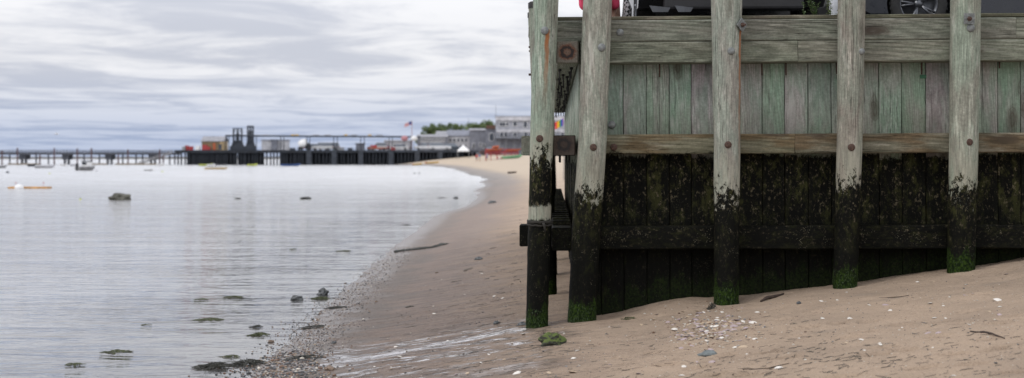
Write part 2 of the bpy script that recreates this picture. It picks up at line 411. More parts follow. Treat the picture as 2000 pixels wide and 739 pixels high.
for px, ln in [(1288, .14), (1488, .13), (1535, .13), (1634, .12), (1800, .13), (1952, .07)]:
    u = px_u(px, -.06); mb = MB().tube([Wp(u, -.06, 3.16), Wp(u+.002, -.058, 3.15-ln)], [.009, .008], 7)
    o = mb.build('hanging_spike', M_RUST, bh, loc=None); o.matrix_basis = BHI
u = px_u(1803, -.006); o = MB().box(-.035, .035, -.006, -.001, -.02, .02, .002).build('green_tag', simple('green_paint', (.03, .12, .06))); bput(o, u, 0, 3.0)

# pilings --------------------------------------------------------------
def piling(ctrs, Y, mat, ztop, label, group, seed, zfoot=None, n=26, topcap=False):
    """ctrs: (y px, x centre px, width px) from top to bottom"""
    k = FP/Y
    zs = [H-(c[0]-HX)/k for c in ctrs]; xs = [(c[1]-1000)/k for c in ctrs]; rs = [c[2]/2/k for c in ctrs]
    zs, xs, rs = zs[::-1], xs[::-1], rs[::-1]
    def ext(z, arr):
        if z < zs[0]: s = (arr[1]-arr[0])/(zs[1]-zs[0]); return arr[0]+(z-zs[0])*s
        if z > zs[-1]: s = (arr[-1]-arr[-2])/(zs[-1]-zs[-2]); return arr[-1]+(z-zs[-1])*s
        return float(np.interp(z, zs, arr))
    x0 = ext(.3, xs); zf = gz(x0, Y-.1) if zfoot is None else zfoot
    L = Vector((ext(zf, xs), Y, zf))
    mb = MB(); vs = []; fs = []; N = 90
    for i in range(N+1):
        z = zf-.5+(ztop-zf+.5)*i/N
        cx = ext(z, xs)-L.x; r = max(.06, ext(z, rs))
        for a in range(n):
            th = 2*math.pi*a/n
            q = Vector((math.cos(th)*1.6, math.sin(th)*1.6, z*.8+seed*9))
            rr = r*(1+.035*mnoise.noise(q)+.018*mnoise.noise(q*3.1)) + .004*mnoise.noise(Vector((math.cos(th)*9, math.sin(th)*9, z*1.1+seed)))
            if z < 1.8: rr += .005*mnoise.noise(Vector((math.cos(th)*7, math.sin(th)*7, z*26)))
            if i == N: rr *= .93
            vs.append((cx+rr*math.cos(th), rr*math.sin(th), z-L.z))
    for i in range(N):
        for a in range(n):
            b = (a+1) % n; fs.append((i*n+a, i*n+b, (i+1)*n+b, (i+1)*n+a))
    mb.add(vs, fs, 0, True); mb.add(vs[-n:], [tuple(range(n))])
    o = mb.build('piling', mat, loc=L, local=True)
    o.color = (1, 1, 1, 1)
    tag(o, label, 'piling', group); o['_r'] = rs[-1]
    if topcap:
        cz = ztop-L.z; cx = ext(ztop, xs)-L.x; r = ext(ztop, rs)
        MB().lathe([(r*1.04, cz-.06), (r*1.05, cz+.01), (r*.9, cz+.025), (.001, cz+.03)], 20, Matrix.Translation((cx, 0, 0))).build('cap', M_BLACK, o)
    return o
GP = 'round pilings in front of the bulkhead'
P1 = piling([(0, 1066, 50), (270, 1058, 45), (640, 1048.5, 43)], 15.12, M_PILE1, 4.7, 'leftmost corner piling with a long rust streak below its bolt and rope round it', GP, 1)
P2 = piling([(0, 1167, 57), (270, 1158, 56), (450, 1145, 55), (630, 1136, 55)], 15.13, M_PILE, 4.7, 'leaning grey piling second from left, just right of the square rusty beam ends', GP, 2)
P3 = piling([(0, 1419, 60), (150, 1419, 54), (270, 1420, 51), (595, 1418.5, 49)], 15.11, M_PILE3, 4.8, 'middle piling with diamond washer plate and rust line down its right edge', GP, 3)
P4 = piling([(0, 1663, 53), (270, 1659.5, 49), (565, 1650.5, 47)], 15.08, M_PILE, 4.7, 'second piling from right, slimmer, next to the leafy weeds', GP, 4)
P5 = piling([(0, 1886, 58), (270, 1882, 56), (533, 1877, 52)], 15.05, M_PILE, 4.8, 'rightmost piling with a square washer plate near its top', GP, 5)
P4.color = (.88, .84, .82, 1); P5.color = (.92, .97, .92, 1); P2.color = (1.02, 1.0, .98, 1); P1.color = (.98, 1.02, .98, 1)
PB = {}
for p, l in ((P1, [(1064, 60, M_GALV, .04), (1054, 271, M_RUST, .036)]), (P2, [(1175, 93, M_GALV, .04), (1159, 288, M_RUST, .035)]),
             (P3, [(1428, 100, M_GALV, .037), (1422, 283, M_RUST, .035)]), (P4, [(1683, 101, M_GALV, .032), (1663, 288, M_RUST, .036)]),
             (P5, [(1896, 55, M_GALV, .04), (1893, 278, M_RUST, .036)])):
    for px, py, m, r in l:
        # find the surface depth on the round pile
        z = at(px, py, 15.1).z; X = at(px, py, 14.98).x
        vv = [v.co for v in p.data.vertices]
        best = min((abs(c.x+p.location.x-X)+abs(c.z+p.location.z-z)*.6 + (0 if c.y < 0 else 9), c.y) for c in vv)
        bolt(px, py, p.location.y+best[1]-.004, m, p, r=r*1.05, hh=.013)
def plate(parent, px, py, Y, s, rot, rz):
    M = Matrix.Translation(at(px, py, Y)-parent.location) @ Matrix.Rotation(rz, 4, 'Z') @ Matrix.Rotation(rot, 4, 'Y')
    pl = MB().box(-s, s, -.006, .006, -s, s, .002, M).build('washer_plate', M_GALV, parent)
    b = MB().lathe([(.026, 0), (.026, .018), (.015, .02), (.013, .05), (.001, .052)], 6, M @ Matrix.Rotation(R2(90), 4, 'X'), smooth=False).build('nut', M_RUST, pl)
plate(P3, 1449, 49, 14.99, .055, R2(42), R2(38)); plate(P5, 1893, 37, 14.87, .057, R2(1), R2(3))
# rope round piling one
mb = MB()
for j, (dz, tl) in enumerate([(0, .10), (.018, -.05), (.036, .06)]):
    pts = []
    for i in range(41):
        th = 2*math.pi*i/40; z = 1.43+dz+tl*.1*math.sin(th)
        xc = P1.location.x+(z-P1.location.z)*.029; r = .128
        pts.append((xc+r*math.cos(th), 15.12+r*math.sin(th), z+.004*math.sin(th*9)))
    mb.tube(pts, .012, 6)
mb.tube([(.33, 14.97, 1.45), (.34, 14.955, 1.42), (.35, 14.96, 1.36)], [.016, .014, .01], 6)
tag(mb.build('rope', simple('wet_black_rope', (.02, .018, .014), .9)), 'thin black wet rope tied round the leftmost piling', 'rope')
# green weed tufts at the pile feet, parts of each pile
M_MOSS = simple('green_algae', (.02, .04, .007), .8, var=.5, sc=20)
def fuzz(parent, r, n, hgt):
    mb = MB()
    for i in range(n):
        th = R.uniform(math.pi*.95, math.pi*2.05); z = R.random()**1.6*hgt
        L = parent.location
        lean = 0
        base = Vector((r*math.cos(th), r*math.sin(th), z))
        d = Vector((math.cos(th)*.35, math.sin(th)*.35, -1)).normalized(); s = R.uniform(.012, .035)
        a = Vector((-math.sin(th), math.cos(th), 0))*R.uniform(.0012, .003)
        p1 = base+d*s*.5+Vector((math.cos(th), math.sin(th), 0))*s*.25; p2 = base+d*s
        mb.add([base-a, base+a, p1+a, p1-a, p2], [(0, 1, 2, 3), (3, 2, 4)])
    mb.build('algae_fringe', M_MOSS, parent)
for p, r, n in ((P1, .118, 240), (P2, .152, 260), (P3, .136, 180), (P4, .13, 180), (P5, .142, 100)): fuzz(p, r, n, .2)

# side (return) bulkhead -------------------------------------------------
SL = 17.2
sb = empty('side_bulkhead', Wp(-.02, .1, .35), 0, 'receding side return of the timber bulkhead with rows of black hanging bolts, running towards town', 'retaining wall')
SBI = Matrix.Translation(sb.location).inverted()
def sput(o, u, v, z, rz=0):
    o.parent = sb; o.matrix_basis = SBI @ (Matrix.Translation(Wp(u-.006*max(v, 0), v, z)) @ Matrix.Rotation(-A+rz+.006, 4, 'Z')); return o
def sbeam(name, u0, u1, v0, z0, z1, mat, seed, L=None):
    L = L or SL-v0
    o = timber('x', L, -(u1-u0), 0, 0, z1-z0, seed).build(name, mat)   # local x runs back along v
    sput(o, u0, v0, z0, R2(90)); return o
sbeam('top_beam', -.25, -.003, .03, 3.39, 3.612, M_BEAM, 61)
bu = sbeam('upper_beam', -.25, -.012, -.34, 3.152, 3.385, M_BEAM, 62); bmid = sbeam('middle_beam', -.285, -.04, -.34, 2.162, 2.378, M_BEAML, 63); bl = sbeam('lower_beam', -.295, -.085, -.34, 1.143, 1.389, M_BEAML, 64)
def endmat(name, edge, rust, dark):
    t = NT(name); o = t.n('TexCoord').outputs['Object']; n = t.noise(o, 22, 6, .7)
    d = t.n('VectorMath', {0: o, 1: (-.117, 0, -.112)}, operation='ADD').outputs[0]; d = t.n('VectorMath', {0: t.n('VectorMath', {0: d, 1: (1, 0, 1.15)}, operation='MULTIPLY').outputs[0]}, operation='LENGTH').outputs['Value']
    d = t.m('ADD', d, t.m('MULTIPLY', t.m('SUBTRACT', n, .5), .09))
    c = t.mix(t.ss(d, .12, .07), edge, rust); c = t.mix(t.m('MULTIPLY', t.ss(d, .085, .065), t.ss(d, .03, .05)), c, dark)
    c = t.mix(t.ss(d, .05, .02), c, t.mix(.5, rust, edge)); f = t.ss(t.noise(o, 90, 4), .3, .7, .7, 1.2)
    c = t.mix(1.0, c, t.n('CombineColor', {0: f, 1: f, 2: f}).outputs[0], 'MULTIPLY')
    return t.out(bsdf(t, c, .8, t.bump(n, .6, .006)))
# iron-stained end faces of the beams that point at the beach
sput(timber('z', .225, 0, .234, -.02, .0, 71, n=6).build('rusty_end_plate', endmat('rust_stained_end', (.14, .125, .10), (.12, .042, .018), (.02, .014, .012))), -.248, -.345, 3.155)
sput(timber('z', .205, 0, .238, -.02, .0, 72, n=6).build('rusty_end_plate', endmat('dark_stained_end', (.055, .04, .03), (.035, .02, .014), (.015, .012, .011))), -.283, -.345, 2.167)
ob = sbeam('outer_beam', -.635, -.535, .12, 2.165, 2.38, M_BEAM, 65, L=.35); ob2 = sbeam('outer_beam', -.655, -.545, .12, 1.16, 1.395, M_BEAML, 66, L=.35); sbeam('outer_beam', -.60, -.50, 2.9, 3.70, 3.84, M_BEAM, 67, L=3)
bu.color = (1.6, 1.6, 1.6, 1)
ns = int(SL/.26)
sbm = None
for i in range(ns):
    mb = timber('z', 3.9, 0, .25, 0, .07, 200+i % 7, n=8, jit=.003, ch=.012)
    o = mb.build('sheeting_board', M_SIDEP)
    v = .03+i*.26
    sput(o, .0, v+.25, -.3, R2(-90)); o.location = o.location+Vector((R.uniform(-.012, .006), 0, 0)); c = R.uniform(.8, 1.15); o.color = (c, c, c, 1)
hb = None
for i in range(17):
    for uu in (-.08, -.19):
        v = .3+i*.95+R.uniform(-.1, .1)+(.4 if uu < -.1 else 0); ln = R.uniform(.12, .2)
        mb = MB().tube([(0, 0, 0), (R.uniform(-.01, .01), 0, -ln)], .010, 6).tube([(0, 0, -.03), (0, 0, 0)], .022, 6)
        sput(mb.build('hanging_bolt', M_BLACK), uu+R.uniform(-.03, .03), v, 3.155)
for i in range(26):
    mb = MB().box(-.1, .1, -.06, .06, 0, .055, .006); sput(mb.build('spacer_block', M_BEAML), -.19, .3+i*.62, 1.388)
for v, u in ((.5, -.1), (.9, -.2), (1.6, -.12), (2.4, -.2)):
    sput(MB().tube([(0, 0, 0), (0, 0, -.08)], .012, 6).build('hanging_bolt', M_BLACK), u, v, 1.15)
    sput(MB().tube([(0, 0, 0), (0, 0, -.09)], .012, 6).build('hanging_bolt', M_BLACK), u, v+.2, 2.17)
GS = 'side pilings behind the corner'
sl = ['first piling behind the leftmost corner piling, its dark capped top showing above the rail', 'second side piling behind the corner, lower dark capped top at the far left edge',
      'third side piling in the receding row behind the corner', 'fourth side piling in the receding row behind the corner', 'fifth side piling in the receding row behind the corner', 'last side piling at the far end of the side wall']
for i in range(6):
    v = 2.6+i*2.75; Yc = Wp(-.39, v, 0).y; k = FP/Yc
    yt = [8, 27, 60, 85, 105, 120][i]; zt = H+(HX-yt)/k
    xr = 1000+k*(Wp(-.38, v, 0).x)
    xt = [1053, 1049, 1056, 1060, 1064, 1067][i]; xb = [1069, 1073, 1074, 1076, 1078, 1079][i]
    yb = HX+(H-.35)*k
    w = .27*k
    p = piling([(yt, xt, w), ((yt+yb)/2, (xt+xb)/2, w*.97), (yb, xb, w*.9)], Yc, M_PILE, zt, sl[i], GS, 11+i, topcap=True, n=16)
    p.color = (.9, .95, .9, 1)
    if i < 2:
        mb = MB().tube([(0, 0, 0), (-.035, 0, 0)], .013, 8)
        for zz in (-.55, -.9):
            o = mb.build('bolt', M_RUST, p); o.location = ((xt-xb)/k*.8-.12, 0, zt-p.location.z+zz)

# ------------------------------------------------------------------ ground and lot
def grid_coords():
    ys = list(np.arange(5.0, 19, .028)) + list(np.arange(19, 34, .07)) + list(np.arange(34, 70, .3)) + list(np.arange(70, 130, 1.0)) + list(np.arange(130, 460, 3)) + list(np.geomspace(460, 16000, 40))
    ys = [-60, -20, -5, 1, 3.5]+ys
    xs = [-12000, -6000, -3000, -1500, -800, -400, -250, -160, -110] + list(np.arange(-80, -24, 3.5)) + list(np.arange(-24, -6, .7)) + list(np.arange(-6, -3.6, .15)) + list(np.arange(-3.6, 5.9, .022)) + list(np.arange(5.9, 12, .3)) + list(np.arange(12, 50, 3)) + [60, 80, 120, 200, 400, 800, 1600, 4000, 12000]
    return np.array(xs), np.array(ys)
xs, ys = grid_coords()
XX, YY = np.meshgrid(xs, ys); ZZ = terr(XX, YY)
nx, ny = len(xs), len(ys)
me = bpy.data.meshes.new('beach_sand')
co = np.stack([XX, YY, ZZ], -1).reshape(-1, 3)
me.vertices.add(nx*ny); me.vertices.foreach_set('co', co.ravel())
ii = (np.arange(ny-1)[:, None]*nx+np.arange(nx-1)[None, :]).ravel()
q = np.stack([ii, ii+1, ii+nx+1, ii+nx], -1).ravel()
nf = len(ii); me.loops.add(nf*4); me.loops.foreach_set('vertex_index', q.astype(np.int32))
me.polygons.add(nf); me.polygons.foreach_set('loop_start', np.arange(nf, dtype=np.int32)*4)
me.polygons.foreach_set('use_smooth', np.ones(nf, bool)); me.update(); me.validate()

t = NT('beach_sand_material'); pos = t.n('NewGeometry').outputs['Position']; sp = t.n('SeparateXYZ', {0: pos})
X, Y, Z = sp.outputs
zw = t.m('ADD', Z, t.m('MULTIPLY', t.m('SUBTRACT', t.noise(t.map(pos, (.9, 1.2, 1)), 1, 6, .65), .5), .30))
wet = t.ss(zw, .50, .16)
soak = t.ss(zw, .13, .03)
dry = t.mix(t.ss(t.noise(pos, .8, 4), .35, .65), (.42, .318, .232), (.34, .26, .192))
dry = t.mix(t.ss(t.noise(t.map(pos, (1.2, 3.5, 1)), 1.3, 5), .55, .75, 0, .5), dry, (.27, .225, .18))
grain = t.noise(pos, 260, 2, .8); g2 = t.noise(pos, 60, 4, .75)
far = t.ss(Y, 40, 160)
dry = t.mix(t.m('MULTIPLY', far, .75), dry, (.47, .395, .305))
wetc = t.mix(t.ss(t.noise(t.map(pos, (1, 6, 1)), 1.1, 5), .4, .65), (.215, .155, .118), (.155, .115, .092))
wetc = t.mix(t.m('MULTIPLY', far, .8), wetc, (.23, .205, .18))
c = t.mix(wet, dry, wetc)
c = t.mix(t.m('MULTIPLY', soak, .6), c, (.12, .105, .09))
gv = t.ss(grain, .3, .7, .86, 1.12); c = t.mix(1.0, c, t.n('CombineColor', {0: gv, 1: gv, 2: gv}).outputs[0], 'MULTIPLY')
gv = t.ss(g2, .3, .7, .88, 1.1); c = t.mix(1.0, c, t.n('CombineColor', {0: gv, 1: gv, 2: gv}).outputs[0], 'MULTIPLY')
# dark organic specks and fine weed lines
spk = t.vor(t.map(pos, (1, 1.8, 1)), 34).outputs['Distance']
spm = t.m('MULTIPLY', t.ss(spk, .19, .09), t.ss(t.noise(pos, 2.2, 4), .44, .58))
c = t.mix(t.m('MULTIPLY', spm, .8), c, (.05, .04, .032))
ln = t.noise(t.map(pos, (2.2, 34, 1), rot=(0, 0, R2(4))), 1, 4, .6, .7)
lnm = t.m('MULTIPLY', t.ss(t.m('ABSOLUTE', t.m('SUBTRACT', ln, .5)), .022, .004), t.ss(t.noise(t.map(pos, (.8, 2.0, 1)), 1.4, 4), .42, .56))
lnm = t.m('MULTIPLY', lnm, t.ss(Y, 45, 20))
c = t.mix(t.m('MULTIPLY', lnm, t.ss(X, 3.2, .8, .25, .85)), c, (.06, .042, .032))
# thin water film running down the lower beach below the corner
film_n = t.noise(t.map(pos, (1.1, 7.0, 1), rot=(0, 0, R2(3))), 1, 6, .68, 1.4)
reg = t.m('MULTIPLY', t.m('MULTIPLY', t.ss(Y, 11.6, 13.0), t.ss(Y, 16.2, 15.2)), t.m('MULTIPLY', t.ss(X, .9, .3), t.ss(Z, .02, .06)))
line = t.m('ABSOLUTE', t.m('SUBTRACT', Y, t.m('ADD', 15.0, t.m('ADD', t.m('MULTIPLY', X, .42), t.m('MULTIPLY', t.m('SUBTRACT', t.noise(pos, 1.6, 4), .5), .8)))))
linem = t.m('MULTIPLY', t.ss(line, .24, .08), t.ss(film_n, .36, .5))
film = t.m('MULTIPLY', reg, t.m('MAXIMUM', t.ss(film_n, .515, .57), linem))
shim = t.m('MULTIPLY', t.ss(t.m('ADD', Z, t.m('MULTIPLY', t.m('SUBTRACT', t.noise(t.map(pos, (2, 2.6, 1)), 1, 5), .5), .09)), .06, .015), 1.0)
film = t.m('MULTIPLY', film, t.ss(t.noise(pos, 9, 5, .7), .35, .55, .35, 1)); film = t.m('MAXIMUM', film, t.m('MULTIPLY', shim, t.ss(t.noise(t.map(pos, (2.5, 5, 1)), 1.3, 6, .7), .35, .65, .12, .5)))
rough = t.m('SUBTRACT', t.ss(wet, 0, 1, .92, .6), t.m('MULTIPLY', film, 0.0))
rough = t.m('ADD', t.m('MULTIPLY', rough, t.m('SUBTRACT', 1.0, film)), t.m('MULTIPLY', film, .14))
c = t.mix(t.m('MULTIPLY', film, .35), c, (.12, .10, .09))
hg = t.m('ADD', t.m('MULTIPLY', grain, .25), t.m('ADD', t.m('MULTIPLY', g2, 1.1), t.m('MULTIPLY', t.noise(pos, 14, 5, .65), 2.6)))
hg = t.m('MULTIPLY', hg, t.m('SUBTRACT', 1.0, t.m('MULTIPLY', film, .93)))
b = t.bump(hg, t.ss(Y, 60, 18, .2, .8), .022)
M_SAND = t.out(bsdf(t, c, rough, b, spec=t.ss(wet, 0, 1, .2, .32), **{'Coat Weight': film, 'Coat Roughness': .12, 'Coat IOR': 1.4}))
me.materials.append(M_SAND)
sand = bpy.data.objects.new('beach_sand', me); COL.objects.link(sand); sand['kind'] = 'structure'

t = NT('asphalt'); tc = t.n('NewGeometry').outputs['Position']
c = t.mix(t.noise(tc, 30, 4), (.035, .035, .035), (.075, .073, .07)); M_ASPH = t.out(bsdf(t, c, .9, t.bump(t.noise(tc, 80, 3), .4, .01)))
mb = MB().box(.08, 60, .08, SL, -1.5, 3.60, M=Matrix.Translation(O) @ Matrix.Rotation(-A, 4, 'Z'))
lot = mb.build('parking_lot', M_ASPH); lot['kind'] = 'structure'
LOT = 3.60

# water -----------------------------------------------------------------
t = NT('bay_water'); pos = t.n('NewGeometry').outputs['Position']; sp = t.n('SeparateXYZ', {0: pos}); X, Y, Z = sp.outputs
w1 = t.noise(t.map(pos, (.55, 1.5, 1), rot=(0, 0, R2(-8))), 1.0, 3, .5, .9)
w2 = t.noise(t.map(pos, (1.8, 5.5, 1), rot=(0, 0, R2(5))), 1.0, 3, .5, .6)
w3 = t.noise(t.map(pos, (.10, .35, 1)), 1.0, 4, .5)
calm = t.ss(X, -2.8, -6.0, .35, 1.0)
h = t.m('ADD', t.m('MULTIPLY', w1, 1.0), t.m('MULTIPLY', w2, .34))
h = t.m('MULTIPLY', h, t.m('MULTIPLY', calm, t.ss(w3, .3, .7, .45, 1.15)))
bs = t.ss(Y, 14, 160, 1.0, .62)
nrm = t.bump(h, bs, .15)
gl = t.n('BsdfGlossy', {'Color': (1, 1, 1, 1), 'Roughness': t.ss(Y, 12, 160, .05, .20), 'Normal': nrm}).outputs[0]
mur = t.n('BsdfDiffuse', {'Color': (.32, .315, .305, 1)}).outputs[0]
tr = t.n('BsdfTransparent', {'Color': (.86, .88, .86, 1)}).outputs[0]
deep = t.ss(X, -2.6, -7.5, .15, .9); deep = t.m('MAXIMUM', deep, t.ss(Y, 60, 150, 0, .9))
body = t.n('MixShader', {0: deep, 1: tr, 2: mur}).outputs[0]
fr = t.n('Fresnel', {'IOR': 1.33, 'Normal': nrm}).outputs[0]
fr = t.m('MULTIPLY', fr, 1.0, clamp=True)
M_WATER = t.out(t.n('MixShader', {0: fr, 1: body, 2: gl}).outputs[0])
mb = MB(); mb.add([(-15000, -300, 0), (400, -300, 0), (400, 15000, 0), (-15000, 15000, 0)], [(0, 1, 2, 3)])
wat = mb.build('sea_water', M_WATER); wat['kind'] = 'structure'

# ------------------------------------------------------------------ beach debris
def ico(sub):
    bm = bmesh.new(); bmesh.ops.create_icosphere(bm, subdivisions=sub, radius=1)
    vs = [v.co.copy() for v in bm.verts]; bm.verts.index_update(); fs = [[v.index for v in f.verts] for f in bm.faces]; bm.free(); return vs, fs
I1, I2, I4 = ico(1), ico(2), ico(4)
def rock(name, loc, size, mat, seed, rough=.28, sink=.25, src=I4, smooth=False, facet=1.5):
    vs = []
    for v in src[0]:
        n = mnoise.noise(v*facet+Vector((seed*7, seed, 3)))*rough*1.6+mnoise.noise(v*facet*2.3+Vector((seed, 5, seed*2)))*rough*.6+mnoise.noise(v*7+Vector((seed, 1, 0)))*rough*.22
        p = v*(1+n); p = Vector((p.x*size[0], p.y*size[1], p.z*size[2]))
        vs.append(p)
    mb = MB(); mb.add(vs, src[1], 0, smooth)
    o = mb.build(name, mat); o.location = Vector(loc)+Vector((0, 0, size[2]*(1-sink*2)*.5)); o.rotation_euler = (0, 0, seed*1.3); return o
def gpt(px, py): p = G(px, py); p.z = gz(p.x, p.y); return p
# mossy rock
t = NT('mossy_rock_material'); tn = t.n('TexCoord').outputs['Object']; nz = t.n('SeparateXYZ', {0: t.n('NewGeometry').outputs['Normal']}).outputs[2]
f = t.ss(t.m('ADD', nz, t.m('MULTIPLY', t.m('SUBTRACT', t.noise(tn, 14, 5, .7), .5), 1.6)), .15, .75)
c = t.mix(f, (.03, .032, .022), t.mix(t.noise(tn, 40, 4), (.028, .05, .006), (.10, .13, .014)))
M_MR = t.out(bsdf(t, c, .75, t.bump(t.noise(tn, 45, 6, .7), .8, .01)))
M_GS = simple('dark_grey_stone', (.085, .09, .092), .55, var=.5, sc=12)
M_GS2 = simple('slate_stone', (.13, .15, .15), .6, var=.3, sc=10)
M_BR = simple('brown_stone', (.17, .12, .085), .65, var=.5, sc=20)
M_BLD = simple('bay_boulder_stone', (.085, .083, .065), .8, var=.4, sc=2)
M_WSH = simple('white_shell', (.66, .62, .56), .5, var=.25, sc=40)
M_PSH = simple('purple_shell', (.38, .30, .30), .5, var=.4, sc=40)
M_TSH = simple('tan_shell', (.46, .35, .24), .5, var=.4, sc=40)
M_WEED = simple('dark_rockweed', (.022, .022, .014), .45, var=.6, sc=14)
M_WEEDG = simple('olive_green_weed', (.055, .065, .018), .5, var=.5, sc=14)
M_STRAW = simple('brown_dry_stalk', (.09, .065, .045), .8, var=.5, sc=14)
tag(rock('mossy_rock', gpt(1080, 672), (.125, .10, .088), M_MR, 3, .3), 'green moss covered rock on the sand in front of the leftmost piling', 'rock')
tag(rock('stone', gpt(1384, 694), (.075, .045, .035), M_GS2, 5, .35, src=I2), 'flat slate-grey wedge shaped stone lying on open sand', 'stone')
tag(rock('stone', gpt(630, 576), (.095, .075, .075), M_GS, 9, .35), 'dark pointed stone sitting on weed at the waterline', 'stone')
tag(rock('stone', gpt(580, 586), (.085, .06, .055), M_GS, 12, .3), 'grey rounded stone standing in the shallow water', 'stone')
bp = G(235, 391); o = rock('boulder', bp, (.46, .38, .25), M_BLD, 21, .3, .2); o.rotation_euler.z = .4
tag(o, 'lone grey boulder standing out of the calm bay water', 'boulder')
tag(rock('reef_rock', G(597, 389), (.55, .25, .07), M_WEED, 23, .5, .1), 'low dark weedy rock barely breaking the water surface', 'rock')
tag(rock('reef_rock', G(465, 389), (.13, .1, .045), M_WEED, 24, .5, .1), 'tiny dark rock tip in the water left of the weedy reef rock', 'rock')
for px, py, s, lab in [(530, 668, .04, 'small brown stone at the edge of the pebble belt'), (935, 507, .075, 'dark weed covered lump lying on the upper wet sand'), (853, 533, .035, 'small dark brown stone alone on smooth wet sand'),
                       (735, 590, .03, 'little reddish brown stone on the wet sand slope'), (970, 633, .05, 'dark stone beside the shining water trickle'), (652, 671, .04, 'small dark stone at the lower end of the trickle'),
                       (643, 722, .06, 'brown and white stone in the lower pebble belt'), (1020, 635, .05, 'dark stone at the foot of the leftmost piling'), (890, 388, .16, 'dark lump of weed at the far waterline'), (962, 397, .2, 'dark weedy lump on the far beach'),
                       (1560, 595, .035, 'small olive weedy stone left of the second piling from right')]:
    tag(rock('stone', gpt(px, py), (s, s*.7, s*.5), M_BR if 'brown' in lab else M_GS, px % 17, .35, src=I2), lab, 'stone')
# shells
def shell_mesh(mat, name, seed):
    rr = random.Random(seed); mb = MB(); vs = [(0, 0, .35)]; n = 12; rings = 3
    for r in range(1, rings+1):
        q = r/rings
        for k in range(n):
            th = 2*math.pi*k/n; rad = q*(1+.12*math.sin(th*2+seed)+rr.uniform(-.05, .05)); vs.append((rad*math.cos(th)*1.15, rad*math.sin(th)*.85, .35*(1-q*q)+.02*math.cos(k*math.pi)))
    fs = [(0, 1+k, 1+(k+1) % n) for k in range(n)]
    for r in range(rings-1):
        for k in range(n): fs.append((1+r*n+k, 1+(r+1)*n+k, 1+(r+1)*n+(k+1) % n, 1+r*n+(k+1) % n))
    fs.append(tuple(1+(rings-1)*n+k for k in range(n))[::-1])
    mb.add(vs, fs); me = mb.build(name, mat); return me
protos = [shell_mesh(m, 'shell', i) for i, m in enumerate([M_WSH, M_WSH, M_PSH, M_TSH, M_WSH, M_PSH])]
used = set()
def shell(px, py, s, kind, label, group=None):
    pr = protos[kind]
    if kind in used: o = pr.copy(); COL.objects.link(o)
    else: o = pr; used.add(kind)
    p = gpt(px, py); o.location = p+Vector((0, 0, .001)); o.scale = (s, s, s); o.rotation_euler = (R.uniform(-.35, .35), R.uniform(-.35, .35), R.uniform(0, 6.28))
    return tag(o, label, 'shell', group)
for px, py, s, k, lab in [(1471, 631, .045, 0, 'large white shell right of the shell heap'), (1008, 730, .055, 1, 'white crumpled shell at the bottom edge below the piling'), (1950, 587, .05, 4, 'long white shell near the right edge below the rightmost piling'),
                          (1953, 615, .03, 2, 'grey shell low on sand at the far right'), (1120, 700, .03, 0, 'white sliver of shell below the mossy rock'), (1730, 597, .03, 2, 'purplish open shell between the two right pilings'),
                          (1390, 708, .03, 5, 'pinkish shell just below the slate stone'), (1520, 717, .04, 1, 'white flat shell near the bottom beside weed strands'), (1120, 728, .035, 3, 'tan and white shell near the bottom edge'),
                          (1073, 729, .03, 3, 'orange-tan shell fragment at the bottom below the mossy rock'), (1833, 653, .025, 2, 'grey shell on open sand at right'), (1318, 645, .04, 1, 'whitish shell at the left edge of the shell heap')]:
    shell(px, py, s, k, lab)
for i in range(230):
    if i < 110: px = R.gauss(1385, 42); py = R.gauss(640, 19); s = R.uniform(.014, .034); k = R.choice([2, 3, 5, 5, 3, 2, 0]); lab = 'small shell in the loose heap of shells before the middle piling'; g = 'shells in the heap'
    else:
        px = R.uniform(640, 1995); py = R.uniform(535, 736); s = R.uniform(.010, .027); k = R.choice([0, 0, 1, 4, 3, 2]); lab = 'tiny pale shell scattered on the open sand'; g = 'scattered shells'
        base = 640 if px < 1180 else 628-(px-1180)*.135
        if py < base+4 and px > 1020: continue
        if px < 1020 and px < 1020-(py-300)*.9+60: continue
    if py < 600 or py > 737: 
        if i < 110: continue
    shell(px, py, s, k, lab, g)
# pebble belt (uncountable)
MP = [simple('pebble_grey', (.13, .135, .14), .5, var=.5), simple('pebble_dark', (.04, .04, .042), .45), simple('pebble_tan', (.30, .23, .16), .5, var=.4), simple('pebble_brown', (.16, .095, .06), .5, var=.4), simple('pebble_pale', (.48, .44, .38), .5)]
def pebbles(name, pts, label=None):
    mb = MB()
    for (x, y, s, mi) in pts:
        z = gz(x, y); a = R.uniform(0, 6.28); ca, sa = math.cos(a), math.sin(a); e = R.uniform(.6, 1); h = R.uniform(.35, .7)
        vs = []
        for v in I1[0]:
            j = 1+R.uniform(-.16, .16)
            q = Vector((v.x*s*j, v.y*s*e*j, v.z*s*h))
            vs.append((x+q.x*ca-q.y*sa, y+q.x*sa+q.y*ca, z+q.z+s*h*.3))
        mb.add(vs, I1[1], mi, True)
    o = mb.build(name, MP); o['kind'] = 'stuff'; return o
pts = []
for i in range(5200):
    py = 739-(739-470)*R.random()**1.25+12
    xe = float(np.interp(py, [470, 490, 540, 580, 640, 700, 739, 760], [800, 772, 715, 672, 603, 545, 505, 490]))
    w = float(np.interp(py, [470, 560, 640, 700, 750], [22, 34, 50, 62, 80]))
    px = xe+R.gauss(.5, .7)*w
    p = G(px, py)
    if vn(p.x*2.2, p.y*1.3, 77) < .36 and R.random() < .75: continue
    s = R.uniform(.004, .012)*(1.5 if py > 690 else 1)*(1+.8*(R.random() < .06))
    pts.append((p.x, p.y, s, R.choice([0, 0, 1, 1, 1, 1, 2, 3, 3, 3, 4])))
pebbles('pebble_belt', pts)
pts = []
for i in range(4200):
    px = R.uniform(600, 2000); py = R.uniform(500, 745)
    if px > 1020 and py < (640 if px < 1180 else 628-(px-1180)*.135): continue
    if px < 1020 and px < 1010-(py-420)*1.05: continue
    p = G(px, py); pts.append((p.x, p.y, R.uniform(.0025, .0075)*(1+(R.random() < .05)), R.choice([0, 1, 1, 1, 2, 3, 4, 4])))
